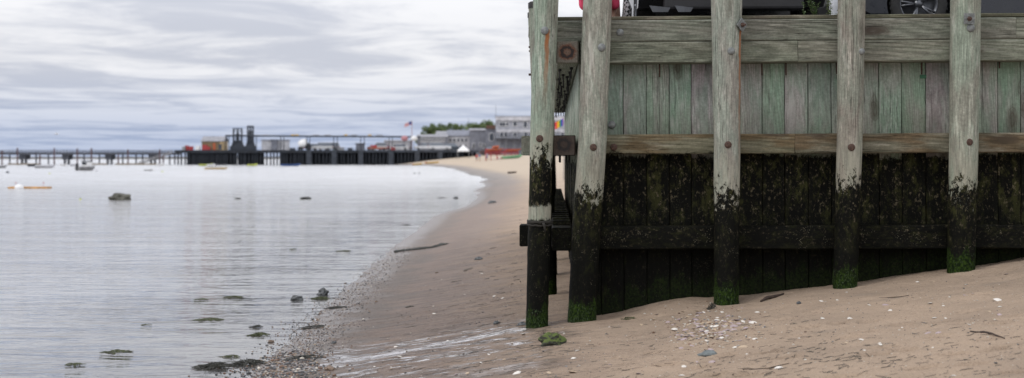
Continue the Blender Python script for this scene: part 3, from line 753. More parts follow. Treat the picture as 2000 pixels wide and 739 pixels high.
for i in range(420):
    p = G(R.gauss(1385, 48), R.gauss(641, 19)); pts.append((p.x, p.y, R.uniform(.006, .016), R.choice([2, 3, 4, 4, 0, 3])))
for i in range(750):
    px = R.uniform(700, 1025); py = R.uniform(380, 640)
    if px < 1035-(py-380)*1.15: continue
    p = G(px, py)
    if vn(p.x*1.7, p.y*.9, 31) < .4: continue
    pts.append((p.x, p.y, R.uniform(.005, .014), R.choice([1, 1, 3, 0, 1, 4])))
pebbles('scattered_grit', pts)
# strands of weed
def strand(mb, p, ln, ang, wd, curl=.5, lift=.004, mi=0, ribbon=True):
    pts = []; a = ang; x, y = p.x, p.y; n = 5
    for i in range(n+1):
        pts.append(Vector((x, y, gz(x, y)+lift+R.random()*lift*.6))); a += R.gauss(0, curl*.5); x += math.cos(a)*ln/n; y += math.sin(a)*ln/n
    mb.tube(pts, [wd*.5]+[wd*.6]*(n-1)+[wd*.25], 4, mi, smooth=False)
mb = MB()
for i in range(760):
    u = R.random()
    if u < .45: px = R.uniform(700, 1120); py = R.uniform(560, 738); ang = R.gauss(.05, .12); ln = R.uniform(.05, .26); w = R.uniform(.0012, .003)
    elif u < .6: px = R.gauss(1620, 80); py = R.gauss(703, 20); ang = R.gauss(.25, .45); ln = R.uniform(.03, .12); w = R.uniform(.002, .0045)
    elif u < .86: px = R.uniform(1150, 1995); py = R.uniform(620, 738); ang = R.gauss(.1, .4); ln = R.uniform(.03, .13); w = R.uniform(.0015, .004)
    else: px = R.uniform(760, 1020); py = R.uniform(380, 560); ang = R.gauss(.05, .3); ln = R.uniform(.05, .22); w = R.uniform(.003, .007)
    if px > 1020 and py < (646 if px < 1180 else 634-(px-1180)*.135): continue
    if px < 1020 and px < 1020-(py-400)*1.0: continue
    strand(mb, G(px, py), ln*.8, ang+(math.pi if R.random() < .5 else 0), w, .45)
o = mb.build('weed_strands', M_WEED); o['kind'] = 'stuff'
def clump(px, py, w, mat, label, n=70, hgt=.03, d=.45, name='seaweed_clump', floaty=False):
    p = G(px, py); p.z = gz(p.x, p.y); mb = MB()
    for i in range(n):
        a = R.uniform(0, 6.28); r = R.random()**.6; x = p.x+math.cos(a)*r*w*.5; y = p.y+math.sin(a)*r*w*.5*d/.45
        z0 = max(gz(x, y), 0); pts = []; aa = R.uniform(0, 6.28); ln = R.uniform(.4, 1)*min(.16, w*.4)
        for k in range(5):
            q = k/4; pts.append((x+math.cos(aa)*ln*q, y+math.sin(aa)*ln*q, z0+.004+hgt*(1-r*r)*(.6+.5*math.sin(q*3.1+a))*R.uniform(.7, 1.1))); aa += R.gauss(0, .5)
        mb.tube(pts, [w*.004+.001, w*.006+.002, w*.008+.002, w*.006+.0015, .001], 4, smooth=False)
    return tag(mb.build(name, mat, loc=p), label, 'seaweed', 'clumps of seaweed')
for a in [(415, 718, .32, M_WEED, 'long black weed heap in the shallows at the bottom left', 130, .05), (480, 712, .30, M_WEED, 'black weed heap joined to the pebbles, right of the long heap', 120, .05), (505, 656, .22, M_WEEDG, 'olive weed clump with light tips beside the pebbles', 90, .035),
          (500, 640, .15, M_WEED, 'small dark weed clump just above the olive clump', 60, .03), (448, 698, .17, M_WEEDG, 'thin sprawling green weed above the long black heap', 40, .02), (625, 584, .26, M_WEEDG, 'green weed clump around the dark pointed stone', 90, .03),
          (455, 581, .26, M_WEEDG, 'floating green weed, right one of the upper pair', 55, .015), (393, 585, .17, M_WEEDG, 'floating green weed, left one of the upper pair', 35, .012), (408, 625, .30, M_WEEDG, 'floating green weed below the upper pair', 60, .012),
          (225, 688, .26, M_WEEDG, 'floating weed near the left bottom of the water', 40, .012), (142, 713, .2, M_WEEDG, 'leftmost floating weed scrap near the bottom edge', 28, .01), (285, 635, .12, M_WEEDG, 'tiny floating weed scrap in open water', 16, .01),
          (670, 491, .28, M_WEEDG, 'floating weed near the middle waterline', 40, .02), (572, 487, .2, M_WEEDG, 'faint floating weed left of the middle waterline weed', 20, .012), (655, 602, .25, M_WEED, 'flat dark weed on the pebbles below the pointed stone', 60, .015),
          (795, 440, .25, M_WEED, 'small dark weed at the far waterline', 30, .02), (862, 387, .5, M_WEED, 'dark weed patch at the curve of the far waterline', 40, .04), (445, 697, .06, M_WEED, 'tiny dark weed scrap by the sprawling green weed', 10, .012),
          (1390, 603, .10, M_WEED, 'dark tuft of weed at the foot of the wall beside the middle piling', 50, .06), (1225, 622, .13, M_WEEDG, 'green weed scrap at the wall foot right of the leaning piling', 30, .02), (800, 600, .12, M_WEED, 'small dark weed scrap on wet sand', 20, .01),
          (610, 640, .3, M_WEED, 'dark weed woven through the pebble belt', 50, .012), (590, 700, .35, M_WEED, 'dark weed among stones in the lower pebble belt', 70, .018), (1420, 300, .01, M_WEED, '', 0, 0)]:
    if a[5]: clump(*a)
# wrack line & sticks
mb = MB()
pa = [G(x, y) for x, y in ((768, 493), (800, 489), (830, 486), (868, 478))]
for i in range(80):
    k = R.random()*2.99; q = pa[int(k)].lerp(pa[int(k)+1], k % 1); q.x += R.gauss(0, .03); q.y += R.gauss(0, .15)
    strand(mb, q, R.uniform(.1, .3), R.gauss(.9, .4), .022, .4, .012)
tag(mb.build('seaweed_line', M_WEED), 'long dark line of washed up weed stretching over the sand at the waterline', 'seaweed')
def stick(pxs, r, mat, label, name='driftwood_stick'):
    pts = []
    for x, y in pxs: p = gpt(x, y); pts.append(p+Vector((0, 0, r*.8)))
    q = []
    for a, b in zip(pts[:-1], pts[1:]):
        for k in range(4): q.append(a.lerp(b, k/4)+Vector((0, R.gauss(0, r*.2), R.gauss(0, r*.25))))
    q.append(pts[-1]); n = len(q)
    rad = [r*(.35+.65*math.sin(math.pi*min(max(i/(n-1), .08), .92)))*R.uniform(.85, 1.15) for i in range(n)]
    return tag(MB().tube(q, rad, 8).build(name, mat), label, 'stick')
M_BARK = simple('dark_wet_bark', (.045, .028, .02), .7, var=.6, sc=20)
stick([(1486, 590), (1505, 584), (1530, 576)], .02, M_BARK, 'dark brown driftwood stick at the wall foot right of the middle piling')
stick([(1895, 650), (1930, 654), (1962, 664)], .009, M_BARK, 'forked thin twig on dry sand at the far right')
stick([(1450, 724), (1500, 719), (1540, 712)], .006, M_STRAW, 'long thin dry stalk near the bottom edge')
stick([(1680, 583), (1740, 584), (1775, 580)], .005, M_STRAW, 'thin straw below the second piling from right')
stick([(1395, 735), (1420, 733), (1432, 737)], .012, M_BARK, 'short dark stick at the bottom edge')
lp = G(1000, 339); o = MB().box(-.45, .45, -.15, .15, -.03, .16, .03).build('driftwood_log', M_BARK); o.location = (lp.x, lp.y, gz(lp.x, lp.y)+.03); o.rotation_euler = (0, -.05, .2)
tag(o, 'dark log lying on the far sand left of the leftmost piling', 'log')

# ------------------------------------------------------------------ parked vehicles
def paint(name, col, rough=.25): 
    if name in _mc: return _mc[name]
    t = NT(name); tc = t.n('TexCoord').outputs['Object']
    d = t.ss(t.noise(tc, 3, 4), .4, .8, 0, .04); c = t.mix(d, col, (.25, .23, .2))
    _mc[name] = t.out(bsdf(t, c, t.ss(t.noise(tc, 12, 4), .3, .7, rough, rough+.12), None, **{'Coat Weight': .15})); return _mc[name]
M_TYRE = simple('tyre_rubber', (.018, .018, .018), .85, var=.3, sc=30)
M_GLASS = simple('dark_car_glass', (.02, .025, .03), .12, var=.1)
M_PLAS = simple('black_trim', (.012, .012, .014), .5, var=.3)
M_RIM = simple('alloy_rim', (.10, .105, .115), .35, .8, var=.15)
M_LIT = simple('lamp_lens', (.55, .55, .56), .15, var=.1); M_RED = simple('red_lens', (.35, .01, .01), .2)
M_SKID = simple('grey_skid_trim', (.07, .075, .085), .4)
def wheel(parent, x, y, side, r=.34, w=.23, detail=True):
    Mx = Matrix.Rotation(R2(90*side), 4, 'X')
    o = MB().lathe([(r*.66, -w*.42), (r*.7, -w*.5), (r*.95, -w*.5), (r, -w*.36), (r, w*.36), (r*.95, w*.5), (r*.7, w*.5), (r*.66, w*.42), (r*.66, -w*.42)], 32, Mx)
    if detail:
        for k in range(36):
            th = 2*math.pi*k/36
            M = Mx @ Matrix.Rotation(th, 4, 'Z') @ Matrix.Translation((r*1.0, 0, 0))
            for zz in (-.07, 0, .07): o.box(-.004, .005, -.018, .012, zz-.03, zz+.028, M=M)
    o = o.build('wheel', M_TYRE, parent); o.location = (x, y, r)
    rm = MB().lathe([(r*.66, -w*.4), (r*.68, w*.44), (r*.62, w*.44), (r*.60, w*.1), (.05, w*.02), (.001, w*.02)], 32, Mx)
    for k in range(5):
        for da in (-.13, .13):
            th = 2*math.pi*k/5+da
            rm.tube([Mx @ Vector((.05*math.cos(th-da), .05*math.sin(th-da), w*.36)), Mx @ Vector((r*.63*math.cos(th), r*.63*math.sin(th), w*.43))], [.022, .014], 6)
    rm.lathe([(.055, w*.3), (.05, w*.42), (.001, w*.43)], 12, Mx)
    rm.build('rim', M_RIM, o)
def car(loc, rz, L, W, HT, col, label, kind='suv', cg=None, detail=True, name='parked_car', cat='car'):
    """x forward. body shell from side profile stations lofted across the width"""
    e = empty(name, loc, rz, label, cat, cg)
    g = .22; belt = HT*.56
    if kind == 'sedan':
        low = [(-.5, g+.12), (-.5, .55), (-.488, belt*.98), (-.36, belt*1.06), (.22, belt*1.02), (.40, belt*.9), (.475, belt*.78), (.5, .52), (.5, g+.1), (.45, g-.02), (-.45, g)]
        top = [(-.40, belt*1.0), (-.24, HT*.97), (-.08, HT), (.06, HT*.97), (.24, belt)]
    elif kind == 'pickup':
        low = [(-.5, .5), (-.5, belt), (.2, belt), (.24, belt*1.0), (.42, belt*.95), (.49, belt*.85), (.5, .5), (.47, g+.1), (-.45, g+.15)]
        top = [(-.12, belt), (-.09, HT*.98), (.0, HT), (.1, HT*.97), (.22, belt)]
    elif kind == 'van':
        low = [(-.5, g+.1), (-.5, belt), (.3, belt), (.46, belt*.85), (.5, .5), (.5, g+.1), (.45, g)]
        top = [(-.5, belt), (-.49, HT*.97), (-.3, HT), (.15, HT), (.32, belt)]
    else:
        low = [(-.5, g+.16), (-.502, .6), (-.49, belt), (.2, belt), (.42, belt*.92), (.485, belt*.8), (.5, .6), (.5, g+.14), (.46, g+.02), (-.46, g+.04)]
        top = [(-.485, belt*.99), (-.44, HT*.95), (-.36, HT), (.02, HT), (.09, HT*.96), (.23, belt*.99)]
    def loft(prof, ws, zs=None):
        mb = MB(); n = len(prof); st = [(-1, .90, .06), (-.95, .985, .02), (-.6, 1, 0), (0, 1, 0), (.6, 1, 0), (.95, .985, .02), (1, .90, .06)]
        zc = sum(p[1] for p in prof)/n; vs = []
        for s, k, d in st:
            for x, z in prof:
                vs.append((x*L*(1-.03*abs(s)**4-(1-k)*.15), s*W/2*ws(z), zc+(z-zc)*(1-d)))
        fs = [tuple(range(n)), tuple(range((len(st)-1)*n, len(st)*n))]
        for i in range(len(st)-1):
            for a in range(n): b = (a+1) % n; fs.append((i*n+a, i*n+b, (i+1)*n+b, (i+1)*n+a))
        return mb.add(vs, fs)
    M = paint('paint_%s' % '_'.join(str(int(c*100)) for c in col), col)
    body = loft([(x, z) for x, z in low], lambda z: 1-.06*max(0, z-.7)).build('body', M, e)
    tp = loft(top, lambda z: 1-.24*max(0, (z-belt)/(HT-belt))**1.2-.04); tp.build('glass_house', M_GLASS if detail else simple('far_window_glass', (.14, .16, .19), .2), e)
    rf = [(x*.93, z+.012) for x, z in top if z > HT*.94]
    mb = MB(); xs_ = [p[0]*L for p in rf]; mb.box(min(xs_)-.05, max(xs_)+.05, -W*.37, W*.37, HT-.05, HT+.02, .02); mb.build('roof_panel', M, e)
    r = .34 if kind != 'suv' else .37
    if detail:
        cut = MB()
        for sx in (.305, -.30):
            for sy in (-1, 1):
                cut.lathe([(.001, -.17), (r*1.13, -.17), (r*1.13, .17), (.001, .17)], 28, Matrix.Translation((sx*L, sy*(W/2-.02), r)) @ Matrix.Rotation(R2(90), 4, 'X'), smooth=False)
        cu = cut.build('cutter', M_PLAS); bd = body
        md = bd.modifiers.new('b', 'BOOLEAN'); md.object = cu; md.operation = 'DIFFERENCE'; md.solver = 'EXACT'
        bd.parent = None; dg = bpy.context.evaluated_depsgraph_get(); bd.data = bpy.data.meshes.new_from_object(bd.evaluated_get(dg)); bd.modifiers.clear(); bd.parent = e
        bpy.data.objects.remove(cu)
    for sx in (.305, -.30):
        for sy in (-1, 1):
            wheel(e, sx*L, sy*(W/2-(.115 if detail else .09)), 1 if sy < 0 else -1, r, detail=detail)
    for sy in (-1, 1):
        o = MB().box(L*.455, L*.492, sy*W*.33-.16, sy*W*.33+.16, belt*.70, belt*.82, .02); o.build('headlight', M_LIT, e)
        MB().box(-L*.503, -L*.47, sy*W*.38-.09, sy*W*.38+.09, belt*.72, belt*.97, .015).build('tail_light', M_RED, e)
    MB().box(L*.46, L*.505, -W*.36, W*.36, g+.02, g+.2, .02).build('front_bumper', M_PLAS, e)
    MB().box(-L*.512, -L*.45, -W*.37, W*.37, g, g+.26, .03).build('rear_bumper', M_PLAS, e)
    if detail:
        for a, b, c2 in ((-.93, -.76, .04), (-.64, -.50, .0)):
            MB().prism([(a, g-.035), (b, g-.035), (b+.03, g+.015), (a-.04, g+.04)], -.01, .012, M=Matrix.Translation((-L*.517, 0, 0)) @ Matrix.Rotation(R2(-90), 4, 'Z')).build('skid_panel', M_SKID, e)
        MB().box(-L*.2, L*.2, -W/2-.01, -W/2+.03, g-.01, g+.07, .01).build('side_sill', M_PLAS, e)
        MB().box(-L*.2, L*.2, -W/2-.016, -W/2-.002, g+.085, g+.10, .003).build('chrome_strip', M_RIM, e)
    return e
# black SUV, rear to the camera
sx = at(1447, 0, 16.35).x
e1 = car((sx, 18.75, LOT+.02), R2(88), 4.8, 2.16, 1.78, (.008, .009, .011), 'large black vehicle backed up to the bulkhead edge, its tyre showing', 'suv')
e2 = car((at(1925, 0, 17.2).x+.55, 17.75, LOT+.02), R2(180), 4.6, 1.84, 1.44, (.012, .015, .022), 'dark blue-black car with silver spoked wheel above the wall at the right', 'sedan')
wx = at(1797, 0, 16.8).x; e2.location.x = wx+.305*4.6
e3 = car((at(1236, 0, 21).x+1.05, 22.6, LOT+.02), R2(84), 4.6, 1.85, 1.6, (.55, .57, .6), 'silver car farther back, a sliver showing left of the black vehicle', 'suv')
# pale post
p = at(1631, 20, 16.2)
mb = MB().lathe([(.055, -.05), (.055, .82), (.05, .86), (.001, .88)], 20)
o = mb.build('white_post', simple('white_post_paint', (.5, .52, .55), .5)); o.location = (p.x, 16.25, LOT)
tag(o, 'pale grey-white post standing behind the leafy weeds at the wall top', 'post')
# seated person in pink at the wall top
def skin_person(name, joints, edges, radii, mats, loc, rz=0, label='', group=None, scale=1, sub=1, root=0):
    me = bpy.data.meshes.new(name); me.from_pydata(joints, edges, [])
    o = bpy.data.objects.new(name, me); COL.objects.link(o)
    for m in mats: me.materials.append(m)
    md = o.modifiers.new('skin', 'SKIN'); 
    if not me.skin_vertices: 
        bm = bmesh.new(); bm.from_mesh(me); bm.verts.layers.skin.verify(); bm.to_mesh(me); bm.free()
    for i, r in enumerate(radii):
        me.skin_vertices[0].data[i].radius = (r, r) if not isinstance(r, tuple) else r
        me.skin_vertices[0].data[i].use_root = (i == root)
    s = o.modifiers.new('sub', 'SUBSURF'); s.levels = sub; s.render_levels = sub
    md.use_smooth_shade = True
    o.location = loc; o.rotation_euler = (0, 0, rz); o.scale = (scale,)*3
    dg = bpy.context.evaluated_depsgraph_get(); ev = o.evaluated_get(dg)
    m2 = bpy.data.meshes.new_from_object(ev); o.modifiers.clear(); o.data = m2
    for m in mats:
        if m.name not in [x.name for x in m2.materials if x]: m2.materials.append(m)
    return tag(o, label, 'person' if label else None, group)
def body_mat(name, bands, skin=(.42, .25, .18)):
    """clothing colour by height on the figure (object z)"""
    t = NT(name); z = t.n('SeparateXYZ', {0: t.n('TexCoord').outputs['Object']}).outputs[2]
    c = bands[0][1]
    cc = t.mix(0.0, c, c)
    for z0, col in bands[1:]: cc = t.mix(t.ss(z, z0-.006, z0+.006), cc, col)
    return t.out(bsdf(t, cc, .8))
M_SKIN = simple('skin', (.45, .27, .2), .6, var=.1); M_PINK = simple('hot_pink_cloth', (.62, .06, .13), .8, var=.2)
M_HAIR = simple('dark_brown_hair', (.03, .02, .014), .6); M_SHORT = simple('denim_shorts', (.08, .11, .18), .9)
# facing -x (left), sitting on the lot, knees raised, arm resting back
J = [(0, 0, .12), (.0, 0, .32), (.02, 0, .52), (.0, 0, .62), (-.03, 0, .71), (-.05, 0, .84),
     (.01, .165, .54), (-.08, .19, .32), (-.30, .12, .30), (-.36, .08, .29),
     (.01, -.165, .54), (-.08, -.19, .32), (-.30, -.12, .28), (-.36, -.08, .27),
     (-.05, .1, .11), (-.42, .12, .46), (-.62, .12, .06), (-.78, .13, .04),
     (-.05, -.1, .11), (-.40, -.12, .44), (-.62, -.12, .06), (-.78, -.13, .04)]
E = [(0, 1), (1, 2), (2, 3), (3, 4), (4, 5), (2, 6), (6, 7), (7, 8), (8, 9), (2, 10), (10, 11), (11, 12), (12, 13), (0, 14), (14, 15), (15, 16), (16, 17), (0, 18), (18, 19), (19, 20), (20, 21)]
Rr = [(.13, .16), (.115, .15), (.10, .15), .055, .075, .09, .055, .042, .03, .035, .055, .042, .03, .035, .085, .06, .042, .035, .085, .06, .042, .035]
pp = at(1194, 30, 16.5)
pers = skin_person('person', J, E, Rr, [M_SKIN], (pp.x-.145, 16.65, LOT), R2(-105), 'person in a hot pink top sitting at the wall top behind the leaning piling', sub=2)
JS = [(0, 0, .14), (0, 0, .32), (.02, 0, .53), (.01, .165, .54), (-.065, .186, .36), (-.08, .19, .32), (-.16, .165, .315), (.01, -.165, .54), (-.065, -.186, .36), (-.08, -.19, .32), (-.16, -.165, .305)]
sh = skin_person('shirt', JS, [(0, 1), (1, 2), (2, 3), (3, 4), (4, 5), (5, 6), (2, 7), (7, 8), (8, 9), (9, 10)], [(.15, .18), (.135, .17), (.115, .16), .072, .062, .06, .05, .072, .062, .06, .05], [M_PINK], (0, 0, 0), 0, '', sub=2)
sh.parent = pers
if 'category' in sh: del sh['category']
mb = MB(); mb.add([(v.x*.105-.035, v.y*.1, v.z*.115+.845) for v in I2[0] if True], I2[1], 0, True); mb.build('hair', M_HAIR, pers)
# folded checked bag
t = NT('checked_fabric'); tc = t.n('TexCoord').outputs['Object']; ck = t.n('TexChecker', {'Vector': t.map(tc, (1, 1, 1), rot=(.3, .6, .2)), 'Scale': 26, 'Color1': (.02, .02, .02, 1), 'Color2': (.5, .5, .5, 1)}).outputs[0]
M_CHK = t.out(bsdf(t, ck, .85))
p = at(1224, 30, 17.0); mb = MB()
vs = [Vector((v.x*.06+.012*math.sin(v.z*5), v.y*.13, (v.z*.24+.24)*(1-.1*abs(v.x)))) for v in I2[0]]
mb.add(vs, I2[1], 0, True)
bag = mb.build('bag', M_CHK); bag.location = (p.x, 17.0, LOT); tag(bag, 'black and white checked bag standing beside the silver car', 'bag')
MB().tube([(-.03, -.02, .44), (-.02, -.02, .56), (.02, -.02, .56), (.03, -.02, .44)], .01, 6).build('handle', M_PLAS, bag)
# weeds on the wall top
M_LEAF = simple('weed_leaf', (.16, .24, .10), .6, var=.4, sc=30); M_STEM = simple('weed_stem', (.08, .09, .04), .7)
def weed(px, h, n, mat, label, spread=.05):
    p = Wp(px_u(px, .08), .08, LOT+.0); e = empty('leafy_weed', p, 0, label, 'plant', 'weeds growing on the wall top'); lf = MB(); st = MB()
    for k in range(n):
        bx = R.gauss(0, spread); hh = h*R.uniform(.7, 1.1); ln = R.gauss(0, .06)
        pts = [Vector((bx+ln*q, R.gauss(0, .004), hh*q)) for q in (0, .25, .5, .75, 1)]
        st.tube(pts, [.004, .003, .003, .002, .001], 5)
        for j in range(40):
            q = R.uniform(.12, 1); c = pts[0].lerp(pts[-1], q); a = R.uniform(0, 6.28); s = R.uniform(.035, .06)*(1.1-.5*q)
            d = Vector((math.cos(a), math.sin(a), R.uniform(-.2, .6))).normalized(); w = d.cross(Vector((0, 0, 1))).normalized()*s*.28
            m1 = c+d*s*.5; lf.add([c, m1+w+Vector((0, 0, .004)), c+d*s, m1-w+Vector((0, 0, .004))], [(0, 1, 2), (0, 2, 3)])
    lf.build('leaves', mat, e); st.build('stem', M_STEM, e)
weed(1592, .30, 5, M_LEAF, 'dark leafy weed on the wall top against the black vehicle')
weed(1630, .24, 4, simple('pale_weed_leaf', (.20, .26, .09), .6, var=.4, sc=30), 'paler yellow-green weed in front of the pale post', .035)

# ------------------------------------------------------------------ far pier and town
D0 = 373.0; KD = D0/FP
DK = H+(HX-293.5)*KD      # deck level
def fx(px, D=D0): return (px-1000)/FP*D
def fz(py, D=D0): return H+(HX-py)/FP*D
M_TAR = simple('tarred_timber', (.014, .018, .026), .8, var=.5, sc=1.5)
M_TAR2 = simple('worn_tarred_timber', (.035, .042, .055), .8, var=.5, sc=1.5)
M_CONC = simple('grey_concrete', (.065, .07, .085), .85, sc=1)
M_CONCL = simple('pale_concrete', (.28, .28, .29), .85, sc=1)
M_REDST = simple('red_brown_steel', (.07, .03, .03), .7, sc=1)
M_STEEL = simple('dark_steel', (.03, .037, .05), .5, .3)
M_WHITE = simple('white_paint', (.72, .72, .72), .45, var=.1)
M_GREY = simple('grey_siding', (.32, .33, .37), .85, sc=1); M_GREY2 = simple('dark_grey_siding', (.19, .20, .235), .85, sc=1); M_PALE = simple('pale_siding', (.5, .5, .53), .85, sc=1)
M_ROOF = simple('grey_shingle_roof', (.27, .27, .29), .9, sc=1); M_TANW = simple('tan_shed_wall', (.20, .145, .085), .9, sc=1); M_TANL = simple('light_tan_wall', (.46, .34, .19), .9, sc=1)
M_WIN = simple('window_glass', (.05, .06, .08), .2); M_ORG = simple('orange_paint', (.42, .10, .035), .6); M_REDP = simple('red_paint', (.33, .03, .035), .6)
M_YEL = simple('yellow_paint', (.6, .38, .06), .6); M_BLUE = simple('blue_paint', (.05, .11, .30), .5); M_GRN = simple('green_paint_boat', (.18, .42, .24), .5); M_YG = simple('yellow_green_paint', (.5, .55, .12), .5)

pier = empty('fishing_pier', (fx(640), D0, 0), 0, 'long dark fishing pier on rows of timber piles across the bay', 'pier')
def ch(mb, name, mat, par): return mb.build(name, mat, par, loc=None) if False else _ch(mb, name, mat, par)
def _ch(mb, name, mat, par):
    L = par.location; mb.v = [(a-L.x, b-L.y, c-L.z) for a, b, c in mb.v]; return mb.build(name, mat, par)
PW = 13
_ch(MB().box(fx(345), fx(1010), D0, D0+PW, DK-.55, DK, .03), 'deck', M_TAR2, pier)
_ch(MB().box(fx(343), fx(700), D0-.35, D0-.03, DK-.75, DK-.05), 'fender_beam', M_TAR, pier)
_ch(MB().box(fx(700), fx(940), D0-.3, D0-.03, DK-.6, DK-.1), 'kerb_beam', M_TAR2, pier)
mb = MB()
for x in np.arange(600, 935, 12): mb.box(fx(x), fx(x)+.07, D0+.05, D0+.15, DK, DK+.5)
for z in (.45,): mb.box(fx(600), fx(935), D0+.16, D0+.21, DK+z, DK+z+.08)
_ch(mb, 'railing', M_CONC, pier)
pile0 = MB().lathe([(.22, -2.5), (.21, DK-.5)], 8)
pp0 = None; xs2 = []
for x in (347, 354.5, 361.5): xs2.append(x)
gaps = [(443, 456), (479, 488), (499, 543), (560, 568), (588, 594), (662, 669)]
x = 366
while x < 905 and len(xs2) < 97:
    xs2.append(x); ing = any(a < x < b for a, b in gaps)
    x += 6.4 if ing else (4.6 if x < 600 else 7.0)
for x in xs2:
    if pp0 is None: pp0 = pile0.build('pile', M_TAR, pier); o = pp0
    else: o = pp0.copy(); COL.objects.link(o); o.parent = pier
    o.location = (fx(x)+R.uniform(-.1, .1)-pier.location.x, .25, 0)
mb = MB()
for row, yy in enumerate((2.5, 5, 7.5, 10, 12.5)):
    for x in np.arange(347, 930, 7.5 if row else 6.5):
        if any(a < x < b for a, b in gaps): continue
        if x < 366: continue
        r = .22+.15*(any(a < x < b for a, b in gaps) == False)
        xx = fx(x)+R.uniform(-.3, .3); mb.tube([(xx, D0+yy, -2.5), (xx, D0+yy, DK-.5)], r, 6)
o = _ch(mb, 'back_piles', M_TAR, pier); o['kind'] = 'stuff'
mb = MB()
for a, b in ((366, 392), (395, 438), (460, 476), (572, 584), (600, 608), (624, 640), (700, 710), (722, 742), (757, 772), (780, 795), (810, 830)):
    mb.box(fx(a), fx(b), D0+3, D0+3.3, -1, DK-.5)
_ch(mb, 'dark_sheeting', M_TAR, pier)
for x in (604, 653, 705, 764, 815, 860): _ch(MB().box(fx(x-5), fx(x+5), D0-.6, D0-.36, -1.5, DK-.02, .05), 'fender_panel', M_TAR2, pier)
# left bridge
br = empty('bridge', (fx(170), D0+18, 0), 0, 'long low grey pier bridge with railings on concrete bents, left of the fishing pier', 'bridge')
DB = D0+18; 
_ch(MB().box(fx(-120, DB), fx(346, DB), DB, DB+5, fz(302.5, DB), fz(298.2, DB), .02), 'deck', M_CONC, br)
mb = MB()
for x in np.arange(-118, 345, 6.2): mb.box(fx(x, DB), fx(x, DB)+.14, DB+.02, DB+.12, fz(298.5, DB), fz(293.6, DB))
for py in (293.6, 295.4, 297.0): mb.box(fx(-120, DB), fx(345, DB), DB+.13, DB+.2, fz(py+.75, DB), fz(py, DB))
_ch(mb, 'railing', M_CONC, br)
for x in (14, 66, 90, 160, 190, 236, 262, 275, 328, 338): _ch(MB().tube([(fx(x, DB), DB+2, -2), (fx(x, DB), DB+2, fz(302, DB))], .2, 8), 'pile', M_CONC, br)
for x in (-45, 43, 127, 211, 296):
    _ch(MB().box(fx(x-7, DB), fx(x+6, DB), DB+.4, DB+4.5, fz(312, DB), fz(302.6, DB), .05), 'bent', M_CONC, br)
    for dx in (-5, 2.5): _ch(MB().box(fx(x+dx, DB), fx(x+dx+3, DB), DB+1, DB+2, -2, fz(311.9, DB), .04), 'column', M_CONC, br)
GPST = 'mooring posts standing in front of the bridge'
pos_posts = [(4, 296), (34, 291), (78, 304), (106, 291.5), (151, 292), (178.5, 291.5), (231, 304), (250, 294), (312, 294), (319, 306)]
for i, (x, yt) in enumerate(pos_posts):
    Dp = D0-2; o = MB().lathe([(.2, -2.5), (.19, fz(yt, Dp)), (.16, fz(yt, Dp)+.25), (.001, fz(yt, Dp)+.3)], 10).build('mooring_post', M_REDST); o.location = (fx(x, Dp), Dp, 0)
    tag(o, ['leftmost red-brown mooring post by the left edge', 'tall mooring post left of the first bridge bent', 'short mooring post right of the first bridge bent', 'tall mooring post between the first two bridge bents', 'mooring post right of the second bridge bent', 'tall mooring post behind the cabin motorboat',
            'thin short mooring post right of the third bridge bent', 'tall mooring post between third and fourth bridge bents', 'tall mooring post right of the fourth bridge bent by the gangway', 'low mooring post beside the gangway end'][i], 'post', GPST)
# gangway and floats
g = empty('gangway', (fx(300), D0-1, 0), 0, 'sloping grey metal gangway from the pier down to the floats', 'gangway')
mb = MB(); mb.tube([(fx(272), D0-1, fz(320)), (fx(338), D0-1, fz(299))], .18, 6); mb.tube([(fx(272), D0-1, fz(317)), (fx(338), D0-1, fz(294.5))], .08, 6)
for k in range(12): q = k/11; mb.tube([(fx(272+66*q), D0-1, fz(320-21*q)), (fx(272+66*q), D0-1, fz(317-22.5*q))], .06, 5)
_ch(mb, 'truss', M_CONCL, g); _ch(MB().prism([(fx(272), fz(320.3)), (fx(338), fz(299.3)), (fx(338), fz(300.2)), (fx(272), fz(321.2))], D0-.8, D0+.6), 'walkway', M_CONC, g)
fl = [(15, 72, 'long low floating dock at the left under the bridge'), (170, 205, 'floating dock right of the cabin motorboat'), (225, 262, 'floating dock under the middle of the bridge'), (262, 305, 'floating dock at the foot of the gangway')]
for a, b, lab in fl:
    Df = D0-5; o = MB().box(fx(a, Df), fx(b, Df), Df, Df+2.2, -.15, .35, .05).build('floating_dock', simple('dock_wood', (.2, .16, .11), .9)); tag(o, lab, 'dock', 'floating docks')
# breakwater beyond
mb = MB(); vs = []; n = 220; Dw = 1150
for i in range(n+1):
    x = -620+i*(640/n)
    h = 2.0+.6*mnoise.noise(Vector((x*.13, 1, 2)))+.3*mnoise.noise(Vector((x*.6, 3, 2)))
    vs += [(x, Dw-5, -.6), (x, Dw-1.5, h*.6), (x, Dw, h), (x, Dw+2, h*.97), (x, Dw+7, -.6)]
fs = []
for i in range(n):
    for a in range(4): fs.append((i*5+a, i*5+a+1, i*5+a+6, i*5+a+5))
mb.add(vs, fs); tag(mb.build('breakwater', simple('breakwater_stone', (.13, .13, .13), .9, sc=.5)), 'low dark stone breakwater lying along the horizon beyond the bridge', 'breakwater')
# distant low land with trees at right part of horizon
mb = MB(); vs = []; Dh = 1500; n = 160
for i in range(n+1):
    px = 600+i*(520/n); x = fx(px, Dh); h = (8+3.5*mnoise.noise(Vector((i*.09, 4, 1)))+1.6*mnoise.noise(Vector((i*.5, 4, 1))))*min(1, (px-596)/60)
    vs += [(x, Dh-60, 0), (x, Dh-30, h*.8), (x, Dh, h+.1), (x, Dh+120, 0)]
fs = [(i*4+a, i*4+a+1, i*4+a+5, i*4+a+4) for i in range(n) for a in range(3)]
mb.add(vs, fs, 0, True); o = mb.build('hills', simple('far_wooded_land', (.075, .10, .085), .95, sc=.05)); o['kind'] = 'structure'

